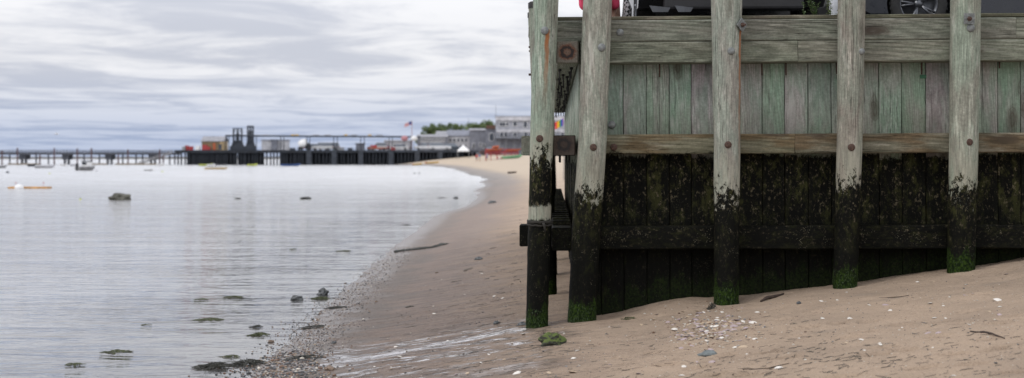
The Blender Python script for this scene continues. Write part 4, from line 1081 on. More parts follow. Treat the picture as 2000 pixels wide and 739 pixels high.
# shed on the pier
def house(name, x0, x1, y0, y1, D, depth, wall, roof, label, cat='building', ridge=None, wins=(), base=2.2, flat=False, group=None, endwall=None):
    """pixel box x0..x1, y0 (eave/top) .. y1 ; ridge px = top of roof"""
    X0, X1 = fx(x0, D), fx(x1, D); zt = fz(y0, D); e = empty(name, ((X0+X1)/2, D, base), 0, label, cat, group)
    _ch(MB().box(X0, X1, D, D+depth, base-.5, zt), 'wall', wall, e)
    if endwall: _ch(MB().box(X1-.9, X1+.01, D-.03, D+depth, base, zt), 'corner_wall', endwall, e)
    if ridge:
        zr = fz(ridge, D); mb = MB()
        o_ = .25
        vs = [(X0-o_, D-o_, zt-.1), (X1+o_, D-o_, zt-.1), (X1+o_, D+depth/2, zr), (X0-o_, D+depth/2, zr), (X0-o_, D+depth+o_, zt-.1), (X1+o_, D+depth+o_, zt-.1)]
        vs += [(a, b, c+.18) for a, b, c in vs]
        mb.add(vs, [(0, 1, 2, 3), (3, 2, 5, 4), (6, 9, 8, 7), (9, 10, 11, 8), (0, 6, 7, 1), (4, 5, 11, 10), (0, 3, 9, 6), (3, 4, 10, 9), (1, 7, 8, 2), (2, 8, 11, 5)])
        mb.add([(X0, D+.01, zt-.1), (X0, D+depth-.01, zt-.1), (X0, D+depth/2, zr)], [(0, 1, 2)]); mb.add([(X1, D+.01, zt-.1), (X1, D+depth-.01, zt-.1), (X1, D+depth/2, zr)], [(0, 1, 2)])
        _ch(mb, 'roof', roof, e)
    else: _ch(MB().box(X0-.2, X1+.2, D-.2, D+depth+.2, zt, zt+.3, .03), 'roof', roof, e)
    for wx, wy, ww, wh in wins:
        a, b = fx(wx-ww/2, D), fx(wx+ww/2, D); c, d = fz(wy+wh/2, D), fz(wy-wh/2, D)
        f = _ch(MB().box(a-.12, b+.12, D-.1, D-.004, c-.12, d+.12, .01), 'window', M_WHITE, e)
        L = e.location; MB().box(a-L.x, b-L.x, -.13, -.095, c-L.z, d-L.z).build('pane', M_WIN, f)
    return e
sh_ = house('pier_shed', 394, 436, 276, 293, D0+3, 6, M_TANW, M_ROOF, 'brown shed with grey gable roof and light tan end on the pier', 'shed', ridge=267.5, base=DK, endwall=M_TANL)
_ch(MB().box(fx(416, D0+3), fx(421, D0+3), D0+2.9, D0+2.99, DK, fz(280, D0+3)), 'door', M_ORG, sh_)
_ch(MB().box(fx(427, D0+3), fx(433, D0+3), D0+2.9, D0+2.99, DK+.2, fz(282, D0+3)), 'window', M_WIN, sh_)
house('container_building', 511, 560, 275, 293, D0+4, 5, M_PALE, M_GREY, 'flat topped pale grey portable building on the pier beside the white tank truck', 'building', base=DK)
house('container_building', 529.5, 541, 274.7, 293, D0+3.2, .7, M_GREY2, M_GREY2, 'dark grey storage locker against the pale portable building', 'building', base=DK)
house('booth', 695, 710, 282, 293, D0+4, 3, M_GREY2, M_GREY2, 'small dark grey booth alone on the pier', 'booth', base=DK)
# lattice masts
def mast(x0, x1, yt, label, legs=3):
    e = empty('lattice_mast', (fx((x0+x1)/2), D0+3, DK), 0, label, 'mast', 'lattice masts on the pier'); zt = fz(yt); W = fx(x1)-fx(x0); mb = MB()
    cols = [fx(x0)+W*k/(legs-1) for k in range(legs)]
    for cx in cols:
        for dy in (0, 1.2): mb.tube([(cx, D0+3+dy, DK), (cx, D0+3+dy, zt)], .13, 6)
    z = DK+1
    while z < zt: mb.box(cols[0], cols[-1], D0+2.9, D0+3.05, z, z+.12); mb.box(cols[0], cols[-1], D0+4.15, D0+4.3, z, z+.12); z += 1.0
    mb.box(cols[0]-.1, cols[-1]+.1, D0+2.85, D0+4.35, zt-.15, zt+.1)
    _ch(mb, 'frame', M_STEEL, e)
    _ch(MB().box(cols[len(cols)//2]-.35, cols[len(cols)//2]+.35, D0+3.1, D0+4.1, DK+1.2, zt-1.2), 'ladder_cage', M_STEEL, e)
    _ch(MB().box(cols[0]-.8, cols[-1]+.8, D0+2.6, D0+4.6, DK, DK+1.1, .1), 'base_platform', M_STEEL, e)
    _ch(MB().prism([(cols[0]-.5, DK+1.1), (cols[-1]+.5, DK+1.1), (cols[-1], DK+2.6), (cols[0], DK+2.6)], D0+2.9, D0+4.4), 'winch_housing', M_TAR2, e)
mast(451, 467, 251, 'wider dark lattice mast, nearer the brown shed'); mast(479, 489.5, 246, 'taller narrow dark lattice mast, right of the wider one')
# overhead frame
e = empty('overhead_pipe_frame', (fx(640), D0+2, DK), 0, 'long overhead pipe frame with lamps on twin posts along the whole pier', 'frame')
_ch(MB().tube([(fx(437), D0+2, fz(265)), (fx(820), D0+2, fz(267.5))], .2, 8), 'overhead_pipe', M_STEEL, e)
_ch(MB().tube([(fx(437), D0+3.4, fz(266)), (fx(820), D0+3.4, fz(268))], .1, 8), 'overhead_pipe', M_STEEL, e)
for x in (438, 444, 498, 546, 552, 597, 603, 650, 657, 703, 710, 759, 765, 818):
    _ch(MB().tube([(fx(x), D0+2, DK), (fx(x), D0+2, fz(265.5))], .11, 6), 'post', M_STEEL, e)
for x in (517, 573, 615, 638, 690, 740): _ch(MB().box(fx(x-6), fx(x+6), D0+1.7, D0+2.2, fz(265.0), fz(263.4), .05), 'lamp_housing', M_CONCL, e)
for x in (570, 578, 674, 721): _ch(MB().box(fx(x-3), fx(x+3), D0+1.6, D0+2.1, fz(264.9), fz(262.8), .05), 'orange_lamp', M_YEL, e)
# truck with white tank
e = empty('tank_truck', (fx(590), D0+3, DK), 0, 'truck with large white rounded body on the pier', 'truck')
_ch(MB().lathe([(.001, -1.1), (.9, -1.0), (1.25, -.3), (1.3, .6), (1.0, 1.2), (.001, 1.3)], 16, Matrix.Translation((fx(588), D0+3, fz(281.5))) @ Matrix.Rotation(R2(72), 4, 'Y')), 'tank', M_WHITE, e)
_ch(MB().box(fx(592), fx(601), D0+2, D0+4.2, DK+.5, DK+1.9, .15), 'cab', M_PLAS, e); _ch(MB().box(fx(580), fx(601), D0+2.2, D0+4, DK+.45, DK+.75), 'chassis', M_REDP, e)
for x in (582, 587, 598): _ch(MB().lathe([(.1, -.15), (.42, -.15), (.42, .15), (.1, .15)], 14, Matrix.Translation((fx(x), D0+2.1, DK+.42)) @ Matrix.Rotation(R2(90), 4, 'X')), 'wheel', M_TYRE, e)
for px, py, w, m, lab in [(664, 288, 1.6, M_CONCL, 'pale stacked crate in the middle of the pier'), (683, 289, 1.2, M_TAR2, 'dark crate left of the small grey booth'), (722, 286, 1.3, M_GREY2, 'grey box behind the orange-red cart'), (767, 288, 1.1, M_REDP, 'red crate between the cart and the white low car'), (570, 289, 1.4, M_TAR2, 'dark crate between the pale portable building and the tank truck')]:
    o = MB().box(-w/2, w/2, -.5, .5, 0, (293.5-py)*KD, .05).box(-w/2-.06, w/2+.06, -.56, .56, (293.5-py)*KD-.15, (293.5-py)*KD-.03, .02).build('crate', m); o.location = (fx(px), D0+1.2, DK+.002); tag(o, lab, 'crate', 'crates standing on the pier')
GC = 'vehicles parked along the pier and waterfront'
for px, D, L, kind, col, lab, zb in [(614, D0+4, 4.4, 'sedan', (.05, .055, .06), 'dark car on the pier behind the white truck', DK), (628, D0+3.5, 5.6, 'van', (.6, .6, .6), 'white van like car parked right of the dark car on the pier', DK),
                               (738, D0+4, 4.6, 'suv', (.55, .55, .55), 'pale car behind the orange-red cart on the pier', DK), (751, D0+7, 4.0, 'sedan', (.4, .03, .03), 'small red car near the flagpole on the pier', DK), (779, D0+3, 5.2, 'sedan', (.6, .6, .6), 'white low car left of the flagpole', DK),
                               (829, D0+1.5, 5.4, 'pickup', (.65, .65, .66), 'white truck right of the flagpole', DK), (859, D0+1.0, 5.8, 'suv', (.65, .65, .66), 'larger white vehicle second right of the flagpole', DK), (957, 318, 4.6, 'suv', (.05, .02, .02), 'dark red car parked behind the red rack at the head of the beach', 2.45), (884, D0+2, 4.3, 'van', (.03, .045, .06), 'dark van left of the white tent', DK-.2),
                               (646, D0+6, 4.3, 'suv', (.2, .2, .22), 'grey car near the twin posts in the pier middle', DK)]:
    car((fx(px, D), D+1, zb), R2(R.choice([0, 180])), L*1.05, 1.95, 2.0 if kind != 'sedan' else 1.65, col, lab, kind, GC, detail=False)
# orange cart / clutter
e = empty('flatbed_cart', (fx(735), D0+1, DK), 0, 'orange-red flatbed cart loaded with gear on the pier edge', 'cart')
_ch(MB().box(fx(716), fx(754), D0+.6, D0+2, DK+.3, DK+.7, .05), 'bed', M_ORG, e); _ch(MB().box(fx(722), fx(735), D0+.8, D0+1.8, DK+.7, DK+1.3, .1), 'load', M_REDP, e)
for x in (719, 750): _ch(MB().lathe([(.05, -.1), (.3, -.1), (.3, .1), (.05, .1)], 12, Matrix.Translation((fx(x), D0+.7, DK+.3)) @ Matrix.Rotation(R2(90), 4, 'X')), 'wheel', M_TYRE, e)
for px, w, h_, m, lab in [(358, 1.2, .9, M_CONCL, 'pale gear box at the left end of the pier'), (362.5, .9, 1.2, M_REDP, 'red buoy basket at the left end of the pier'), (371, 1.0, 1.0, M_REDP, 'second red basket left of the pier shed'), (384, 1.1, 1.1, M_WHITE, 'white gear box left of the pier shed'), (398, 1.3, 1.4, M_REDP, 'bright red bin against the left of the brown shed'), (405, .9, .9, M_REDP, 'lower red bin before the brown shed')]:
    o = MB().box(-w/2, w/2, -.5, .5, 0, h_, .08).box(-w/2-.05, w/2+.05, -.55, .55, h_-.12, h_-.02, .03).build('gear_bin', m); o.location = (fx(px), D0+1.5, DK+.002); tag(o, lab, 'bin', 'gear bins on the pier')
# flag
e = empty('flagpole', (fx(804), D0+1, DK), 0, 'tall thin flagpole with a striped flag flying left, rising from the pier', 'flagpole')
_ch(MB().tube([(fx(804), D0+1, DK), (fx(804), D0+1, fz(236))], [.11, .06], 8), 'pole', simple('pole_pink_red', (.3, .16, .15), .6), e)
t = NT('striped_flag'); oc = t.n('SeparateXYZ', {0: t.n('TexCoord').outputs['Generated']}); st = t.m('GREATER_THAN', t.m('SINE', t.m('MULTIPLY', oc.outputs[2], 41.0)), 0)
c = t.mix(st, (.55, .5, .5), (.42, .06, .08)); cn = t.m('MULTIPLY', t.m('GREATER_THAN', oc.outputs[0], .58), t.m('GREATER_THAN', oc.outputs[2], .5)); c = t.mix(cn, c, (.05, .07, .2)); M_FLAG = t.out(bsdf(t, c, .8))
mb = MB(); vs = []; nx_, nz_ = 12, 6
for i in range(nx_+1):
    for j in range(nz_+1):
        q = i/nx_; x = fx(803.5)-q*1.9; z = fz(237.5)-j/nz_*.95-q*q*.75+.07*math.sin(q*9); vs.append((x, D0+1+.14*math.sin(q*8+j*.3), z))
fs = [(i*(nz_+1)+j, i*(nz_+1)+j+1, (i+1)*(nz_+1)+j+1, (i+1)*(nz_+1)+j) for i in range(nx_) for j in range(nz_)]
mb.add(vs, fs, 0, True); _ch(mb, 'flag', M_FLAG, e)
def signb(px, py, r, m, lab):
    e = empty('sign', (fx(px), D0+.6, DK), 0, lab, 'sign'); _ch(MB().tube([(fx(px), D0+.6, DK), (fx(px), D0+.6, fz(py))], .07, 6), 'post', M_CONC, e)
    _ch(MB().lathe([(.001, -.05), (r, -.05), (r, .05), (.001, .05)], 20, Matrix.Translation((fx(px), D0+.5, fz(py))) @ Matrix.Rotation(R2(90), 4, 'X') @ Matrix.Scale(1.3, 4, (1, 0, 0))), 'sign_board', m, e)
signb(790, 270.5, .72, simple('faded_red_sign', (.42, .2, .22), .6), 'rounded red and white sign left of the flagpole'); signb(808.5, 270.5, .7, M_WHITE, 'rounded white sign right of the flagpole')
# town
def wins(xa, xb, n, y, w, h): return [(xa+(xb-xa)*(k+.5)/n, y, w, h) for k in range(n)]
house('town_building', 751, 800, 276, 296, 412, 9, M_GREY, M_ROOF, 'low grey building just left of the flagpole foot', ridge=274.5, base=2.6, wins=wins(755, 797, 4, 284, 4, 5))
house('town_building', 815, 873, 268, 300, 415, 10, M_GREY2, M_ROOF, 'long low grey building with a row of narrow windows behind white trucks', ridge=263.5, wins=wins(818, 870, 8, 274, 2.4, 6), base=2.6)
house('town_building', 852, 874, 263, 285, 428, 9, M_PALE, M_ROOF, 'small pale upper storey poking out behind the long grey building', ridge=257, base=2.6, wins=wins(854, 872, 3, 266, 3, 3))
house('town_building', 873, 917, 266, 301, 420, 9, M_PALE, M_GREY2, 'pale house with dark grey roof right of the long grey building', ridge=255, base=2.6, wins=wins(876, 914, 5, 274, 4, 6)+wins(876, 914, 4, 286, 4, 5))
house('town_building', 917, 951, 255, 303, 410, 12, M_GREY2, M_ROOF, 'dark grey shingled house left of the three storey building', ridge=251.5, base=2.6, wins=[(925, 285, 4, 9), (938, 283, 3, 6), (945, 285, 3, 8)])
_ = house('town_building', 949, 972, 252, 303, 402, 6, M_GREY2, M_TAR2, 'narrow dark stair tower house with brown rail on top', base=2.6, wins=[(960, 268, 8, 14)])
_ch(MB().box(fx(950, 402), fx(968, 402), 401.6, 401.8, fz(252, 402), fz(245, 402)), 'roof_rail', simple('brown_rail', (.12, .06, .04)), _)
bb = house('apartment_building', 968, 1120, 229, 303, 395, 14, M_GREY, M_ROOF, 'large three storey grey building with pale top band behind the red beach rack', 'building', base=2.6,
      wins=[(978.5, 243, 5, 7), (984.5, 243, 5, 7), (990.5, 243, 4, 7), (1006, 242, 6, 9), (1026, 243, 6, 12), (1040, 243, 8, 9), (1060, 243, 8, 9), (1085, 243, 8, 9), (980, 263, 5, 9), (988, 263, 5, 9), (1006, 263, 5, 7), (1027, 264, 6, 9), (1050, 264, 8, 9), (1080, 264, 8, 9), (1100, 264, 8, 9)])
L = bb.location
def bch(x0, x1, y0, y1, dy, nm, m): _ch(MB().box(fx(x0, 395), fx(x1, 395), 395-dy, 395-.14, fz(y1, 395), fz(y0, 395)), nm, m, bb)
bch(968, 1120, 229, 236, .3, 'top_band', M_PALE); bch(970, 1120, 253, 259, .25, 'floor_band', M_PALE); bch(968, 1120, 270.5, 272, 2.2, 'balcony', M_CONC); bch(968, 1120, 273, 303, .2, 'ground_floor', M_GREY2)
mb = MB()
for x in np.arange(969, 1120, 2.4): mb.box(fx(x, 395), fx(x+.5, 395), 392.85, 392.95, fz(270.5, 395), fz(265.5, 395))
mb.box(fx(969, 395), fx(1120, 395), 392.8, 393, fz(265.6, 395), fz(264.9, 395)); _ch(mb, 'balcony_rail', M_TAR2, bb)
for x in (975, 988, 1003, 1020): _ch(MB().box(fx(x, 395), fx(x+.8, 395), 392.9, 393.1, 2.6, fz(272, 395)), 'balcony_post', M_CONCL, bb)
for px, yt in ((968.5, 205), (915, 232)):
    o = MB().tube([(fx(px, 440), 440, 2.6), (fx(px, 440), 440, fz(yt, 440))], [.12, .05], 6).build('antenna_pole', M_CONC); tag(o, 'thin tall pole above the roofs beside the three storey building' if px > 950 else 'thin pole above the tree tops behind the dark grey house', 'pole')
# tent
e = empty('canopy_tent', (fx(905, 360), 360, gz(fx(905, 360), 360)), 0, 'white peaked canopy tent at the head of the beach', 'tent'); z0 = fz(294, 360); xt0, xt1 = fx(893.5, 360), fx(916.5, 360)
mb = MB(); cx = (xt0+xt1)/2; mb.add([(xt0, 358.5, z0), (xt1, 358.5, z0), (xt1, 361.5, z0), (xt0, 361.5, z0), (cx, 360, fz(283, 360)), (xt0, 358.5, z0-.3), (xt1, 358.5, z0-.3), (xt1, 361.5, z0-.3), (xt0, 361.5, z0-.3)], [(0, 1, 4), (1, 2, 4), (2, 3, 4), (3, 0, 4), (0, 5, 6, 1), (1, 6, 7, 2), (2, 7, 8, 3), (3, 8, 5, 0)])
_ch(mb, 'canopy', M_WHITE, e)
for x in (xt0+.05, xt1-.05):
    for y in (358.6, 361.4): _ch(MB().tube([(x, y, gz(x, y)), (x, y, z0-.1)], .04, 6), 'pole', M_CONCL, e)
# red rack with kayaks
DR = 300
zb = gz(fx(975, DR), DR)
e = empty('boat_rack', (fx(978, DR), DR, zb), 0, 'long red rack holding boats at the top of the beach', 'rack')
mb = MB()
for k in range(4): z = fz(302.5, DR)+k*.36; mb.box(fx(947, DR), fx(1012, DR), DR, DR+.15, z, z+.14, .02)
mb.box(fx(947, DR), fx(1012, DR), DR+1.6, DR+1.75, fz(298, DR), fz(298, DR)+.14)
for px in (948, 958, 970, 985, 998, 1011): mb.box(fx(px, DR), fx(px, DR)+.16, DR+.02, DR+.16, zb-.3, fz(291, DR)); mb.box(fx(px, DR), fx(px, DR)+.16, DR+.16, DR+1.6, fz(298, DR), fz(298, DR)+.12)
_ch(mb, 'frame', M_REDP, e)
def hull(mb, L, W, Hh, flat=.35, mi=0, deck=True, mi2=0, bow=.12, fin=0):
    st = 14; vs = []; sec = 7
    for i in range(st+1):
        q = i/st; x = (q-.5)*L
        w = W/2*(1-abs(2*q-1)**2.6*(1 if fin else (1 if q > .5 else flat)))+.01
        zs = Hh*(1+bow*(max(0, q-.4)/.6)**2*3); zk = Hh*.9*max(0, (q-.72)/.28)**2.2
        for k in range(sec):
            a = -1+2*k/(sec-1); vs.append((x, w*math.copysign(min(1, abs(a)*1.25), a), zk+(zs-zk)*min(1, abs(a)**2.2*1.02)))
    fs = [(i*sec+k, i*sec+k+1, (i+1)*sec+k+1, (i+1)*sec+k) for i in range(st) for k in range(sec-1)]
    mb.add(vs, fs, mi, True); mb.add(vs, [(i*sec, i*sec+sec-1, (i+1)*sec+sec-1, (i+1)*sec) for i in range(st)][:], mi2)
    mb.add(vs, [tuple(range(sec)), tuple(range(st*sec, st*sec+sec))], mi); return mb
GK = 'kayaks and small boats pulled up on the beach'
for px, py, D, L, m, lab, rz in [(966, 292.5, DR, 3.6, M_ORG, 'orange kayak on top of the red rack', .1), (1003, 293, DR, 3.2, M_ORG, 'small orange kayak at the right end of the red rack', .1), (985, 297, DR-1.5, 3.6, M_WHITE, 'white kayak lying before the red rack', .35),
                                 (1000, 302, DR-6, 4.4, M_GRN, 'green boat lying on the sand right of the white kayak', .15), (815, 320, 350, 2.5, M_YEL, 'left one of two yellow kayaks at the waterline', .25), (844, 315.5, 352, 3.6, M_YEL, 'longer right one of two yellow kayaks on the sand', .25),
                                 (995, 300, DR-4, 4.0, M_WHITE, 'white boat behind the green boat on the sand', .25)]:
    mb = hull(MB(), L, .75 if m != M_GRN else 1.4, .32 if m != M_GRN else .6, fin=1); o = mb.build('kayak', m)
    x = fx(px, D); z = max(gz(x, D)+.02, fz(py+2, D)) if D == DR else gz(x, D)+.03
    o.location = (x, D-.2, z); o.rotation_euler = (0, -.05, rz); tag(o, lab, 'kayak', GK)
    MB().box(-L*.48, -L*.36, -.16, .16, .12, .42, .04).build('red_end', M_REDP, o)
for px, s in ((960, 1.0), ):
    pass
# beach umbrella-like orange buoys on rack: heap of life vests
mb = MB()
for k in range(7): 
    v = Vector((R.uniform(-.5, .5), R.uniform(-.3, .3), R.uniform(0, .6))); mb.add([(v.x+a.x*.32, v.y+a.y*.25, v.z+a.z*.3) for a in I1[0]], I1[1], 0, True)
o = mb.build('vest_heap', M_ORG); o.location = (fx(968, DR+1), DR+1, fz(292, DR)); tag(o, 'heap of bright orange life vests on the red rack', 'life vests')
# people on the beach
JP = [(0, 0, .95), (0, 0, 1.2), (0, 0, 1.42), (0, 0, 1.52), (0, 0, 1.66), (.19, 0, 1.4), (.26, .02, 1.12), (.24, -.06, .86), (-.19, 0, 1.4), (-.26, .03, 1.12), (-.25, -.05, .86), (.1, 0, .9), (.12, -.03, .48), (.12, .02, .07), (.12, -.12, .04), (-.1, 0, .9), (-.13, .05, .48), (-.14, .1, .07), (-.14, -.04, .04)]
EP = [(0, 1), (1, 2), (2, 3), (3, 4), (2, 5), (5, 6), (6, 7), (2, 8), (8, 9), (9, 10), (0, 11), (11, 12), (12, 13), (13, 14), (0, 15), (15, 16), (16, 17), (17, 18)]
RP = [(.15, .11), (.14, .1), (.15, .1), .05, .1, .055, .045, .035, .055, .045, .035, .085, .06, .045, .04, .085, .06, .045, .04]
for i, (px, top, bot, lab) in enumerate([(931, (.45, .05, .06), (.05, .06, .1), 'person in red top on the far beach left of the red rack'), (937, (.06, .16, .42), (.3, .25, .2), 'person in blue top on the far beach beside the red top person'), (951, (.35, .3, .4), (.05, .08, .2), 'person in pale lilac top before the red rack')]):
    D = DR+8-i*4; x = fx(px, D); m = body_mat('clothes_'+['red', 'blue', 'lilac'][i], [(0, (.4, .25, .18)), (.5, bot), (.95, top), (1.47, (.4, .25, .18)), (1.7, (.05, .03, .02))])
    skin_person('person', JP, EP, RP, [m], (x, D, gz(x, D)), i*1.3, lab, 'people on the far beach')
# rainbow flag beyond the side wall
t = NT('rainbow_cloth'); gx = t.n('SeparateXYZ', {0: t.n('TexCoord').outputs['Generated']}).outputs[0]
rp = t.n('ValToRGB', {0: gx}); rp.color_ramp.interpolation = 'CONSTANT'; cs = [(.55, .02, .03), (.65, .2, .02), (.65, .5, .03), (.05, .3, .08), (.03, .1, .45), (.2, .04, .3)]
rp.color_ramp.elements[0].color = cs[0]+(1,); rp.color_ramp.elements[1].position = 1/6; rp.color_ramp.elements[1].color = cs[1]+(1,)
for k in range(2, 6): el = rp.color_ramp.elements.new(k/6); el.color = cs[k]+(1,)
M_RB = t.out(bsdf(t, rp.outputs[0], .8))
e = empty('rainbow_flag', (fx(1099, 90), 90, gz(fx(1099, 90), 90)), 0, 'rainbow striped flag on a pole beyond the side wall', 'flag')
z0 = fz(231, 90); _ch(MB().tube([(fx(1101, 90), 90, e.location.z), (fx(1101, 90), 90, z0+.15)], .03, 6), 'pole', M_CONCL, e)
mb = MB(); vs = []
for i in range(9):
    for j in range(7): q = i/8; vs.append((fx(1101, 90)-q*.55, 90+.07*math.sin(q*7), z0-j/6*.45-q*.28))
mb.add(vs, [(i*7+j, i*7+j+1, (i+1)*7+j+1, (i+1)*7+j) for i in range(8) for j in range(6)], 0, True); _ch(mb, 'cloth', M_RB, e)
# trees
t = NT('tree_leaves'); oi = t.n('ObjectInfo').outputs['Random']; tc = t.n('TexCoord').outputs['Object']
c = t.mix(t.ss(t.noise(tc, .9, 4), .35, .65), (.05, .085, .028), (.12, .16, .05)); M_TL = t.out(bsdf(t, c, .7)); M_TR = simple('tree_bark', (.07, .055, .04), .9)
def tree(px, yt, wpx, D, label, name='leafy_tree'):
    x = fx(px, D); zt = fz(yt, D); W = wpx/FP*D; b = 2.7; hh = zt-b; e = empty(name, (x, D, b), 0, label, 'tree', 'trees behind the town roofs')
    tr = MB().tube([(0, 0, -.3), (.1, 0, hh*.3), (0, 0, hh*.6), (.1, 0, hh*.85)], [.35, .28, .16, .05], 8)
    for k in range(6): a = R.uniform(0, 6.28); tr.tube([(0, 0, hh*(.3+.07*k)), (math.cos(a)*W*.2, math.sin(a)*W*.2, hh*(.45+.07*k)), (math.cos(a)*W*.38, math.sin(a)*W*.38, hh*(.55+.07*k))], [.13, .08, .03], 5)
    tr.build('trunk', M_TR, e); cr = MB()
    cl = [(Vector((R.gauss(0, W*.22), R.gauss(0, W*.22), hh*R.uniform(.4, .93))), W*R.uniform(.1, .2)) for _ in range(26)]
    for c_, r_ in cl:
        c_.z = min(c_.z, hh-r_*.8)
        for k in range(150):
            d = Vector((R.gauss(0, 1), R.gauss(0, 1), R.gauss(0, .8))).normalized()*r_*R.random()**.4; p = c_+d; s = R.uniform(.14, .34)
            a = Vector((R.gauss(0, 1), R.gauss(0, 1), R.gauss(0, 1))).normalized(); b_ = a.orthogonal().normalized()
            cr.add([p+a*s, p+b_*s*.6, p-a*s, p-b_*s*.6], [(0, 1, 2, 3)])
    cr.build('crown', M_TL, e)
for a in [(850, 243, 44, 470, 'leftmost rounded green tree behind the long grey building'), (868, 239, 46, 480, 'tallest rounded green tree behind the small pale storey'), (894, 242, 50, 470, 'broad green tree behind the pale house'), (914, 244, 44, 478, 'green tree between the pale and dark grey houses'),
          (934, 240, 46, 480, 'wide green tree above the dark grey house'), (957, 235, 44, 490, 'green tree directly left of the three storey building'), (836, 256, 30, 460, 'small low green tree at the left end of the row'), (924, 241, 40, 500, 'farther green tree peeking over the dark grey house'), (946, 240, 40, 500, 'farther green tree above the brown roof rail')]: tree(*a)
# boats
GB = 'boats moored in the bay'
def boat(px, py, Lpx, m, label, rz=0, cabin=None, stripe=None, W=None, name='rowing_boat', cat='boat', hh=.5):
    D = H*FP/(py-HX); L = Lpx/FP*D; e = empty(name, (fx(px, D), D, -.08), rz, label, cat, GB)
    hull(MB(), L, W or L*.34, hh, mi2=0).build('hull', m, e)
    b = MB().box(-L*.34, L*.3, -(W or L*.34)*.32, (W or L*.34)*.32, hh*1.0, hh*1.06, .01)
    b.build('seat_deck', M_CONC, e)
    if stripe:
        hull(MB(), L*.995, (W or L*.34)*1.01, hh*.5).build('bottom_paint', stripe, e)
    if cabin:
        MB().box(-L*.1, L*.22, -W*.3, W*.3, hh, hh+.75, .08).build('cabin', M_WHITE, e); MB().box(-L*.12, L*.24, -W*.33, W*.33, hh+.85, hh+.97, .03).build('roof', M_TAR2, e)
        MB().box(L*.205, L*.235, -W*.27, W*.27, hh+.35, hh+.8, .01).build('windscreen', M_GLASS, e); MB().box(-L*.105, -L*.09, -W*.27, W*.27, hh+.3, hh+.75).build('rear_opening', M_GLASS, e)
        MB().box(-L*.55, -L*.46, -.18, .18, .1, hh+.55, .05).build('outboard_motor', M_PLAS, e)
        for s in (-1, 1): MB().tube([(-L*.1, s*W*.3, hh+.7), (-L*.1, s*W*.3, hh+.9)], .03, 5).build('roof_post', M_STEEL, e)
    return e
boat(2, 328.5, 22, M_CONCL, 'grey boat cut by the left edge of the picture', .2)
boat(62, 325.5, 16, M_TAR2, 'small dark dinghy left of the long white skiff'); boat(88, 328.5, 38, M_PALE, 'long pale skiff moored between the two left bridge bents', 0.05, W=1.6)
boat(124, 324.5, 14, M_WHITE, 'little white boat behind, left of the cabin motorboat', .1); boat(143, 324.8, 12, M_PALE, 'small pale boat close behind the cabin motorboat', .3)
boat(168, 333, 42, M_CONCL, 'cabin motorboat with dark roof seen from its quarter', R2(55), True, W=2.0, name='motorboat', hh=.62)
boat(290, 334, 17, M_WHITE, 'flat white rowing boat alone near the gangway', .05, stripe=M_TAR2, hh=.3); boat(313, 324, 17, M_WHITE, 'white boat moored below the gangway right post', .05)
boat(422, 331, 44, M_WHITE, 'white skiff with yellow bottom in front of the pier', .04, stripe=M_YEL, W=1.4)
boat(402, 324.6, 26, M_YG, 'yellow-green boat left against the pier piles', .1); boat(493, 324.6, 20, M_YG, 'yellow-green boat under the lattice masts', .1); boat(568, 324.8, 38, M_BLUE, 'blue rowing boat against the pier piles', .08, W=1.4)
boat(412, 324.9, 16, M_WHITE, 'white small boat just right of the yellow-green one by the pier', .3)
def buoy(px, py, r, m, label):
    D = H*FP/(py-HX); o = MB().lathe([(.001, -r*.6), (r*.7, -r*.5), (r, .1*r), (r*.8, r*.7), (r*.2, r*.95), (.001, r)], 14).build('mooring_buoy', m); o.location = (fx(px, D), D, 0); tag(o, label, 'buoy', 'mooring buoys')
    MB().lathe([(.03, r*.9), (.03, r*1.25), (.001, r*1.3)], 8).build('eye', M_PLAS, o)
buoy(15, 338, .22, M_TAR2, 'dark buoy near the left edge'); buoy(97, 340, .12, M_YG, 'tiny yellowish buoy right of the dark buoy'); buoy(188, 335, .25, M_PALE, 'grey buoy just right of the cabin motorboat'); buoy(317, 336, .14, M_YG, 'small yellowish buoy right of the flat white boat')
buoy(458, 332, .14, M_PALE, 'small pale buoy right of the yellow-bottomed skiff'); buoy(810, 339.5, .12, M_TAR2, 'left one of two tiny dark buoys near the curve of the beach'); buoy(819, 339.5, .12, M_TAR2, 'right one of two tiny dark buoys near the curve of the beach'); buoy(157, 390, .06, M_YG, 'tiny buoy left of the boulder')
# raft
D = H*FP/(368.5-HX); e = empty('wooden_raft', (fx(54, D), D, 0), 0, 'long narrow orange-yellow raft floating at the left', 'raft', None)
_ch(MB().box(fx(15, D), fx(93, D), D, D+.9, -.08, .11, .02), 'raft_deck', simple('orange_wood', (.48, .25, .07), .7, var=.5, sc=3), e)
for x in (27, 81): _ch(MB().tube([(fx(x, D), D+.4, .05), (fx(x, D), D+.4, .36)], .008, 5).lathe([(.001, -.05), (.05, 0), (.001, .05)], 8, Matrix.Translation((fx(x, D), D+.4, .38))), 'red_marker', M_REDP, e)
o = MB().lathe([(.001, -.12), (.26, -.08), (.3, .05), (.22, .24), (.001, .3)], 16).build('mooring_buoy', M_WHITE); o.location = (fx(41, D), D-.35, 0); tag(o, 'white ball buoy in front of the orange-yellow raft', 'buoy', 'mooring buoys')
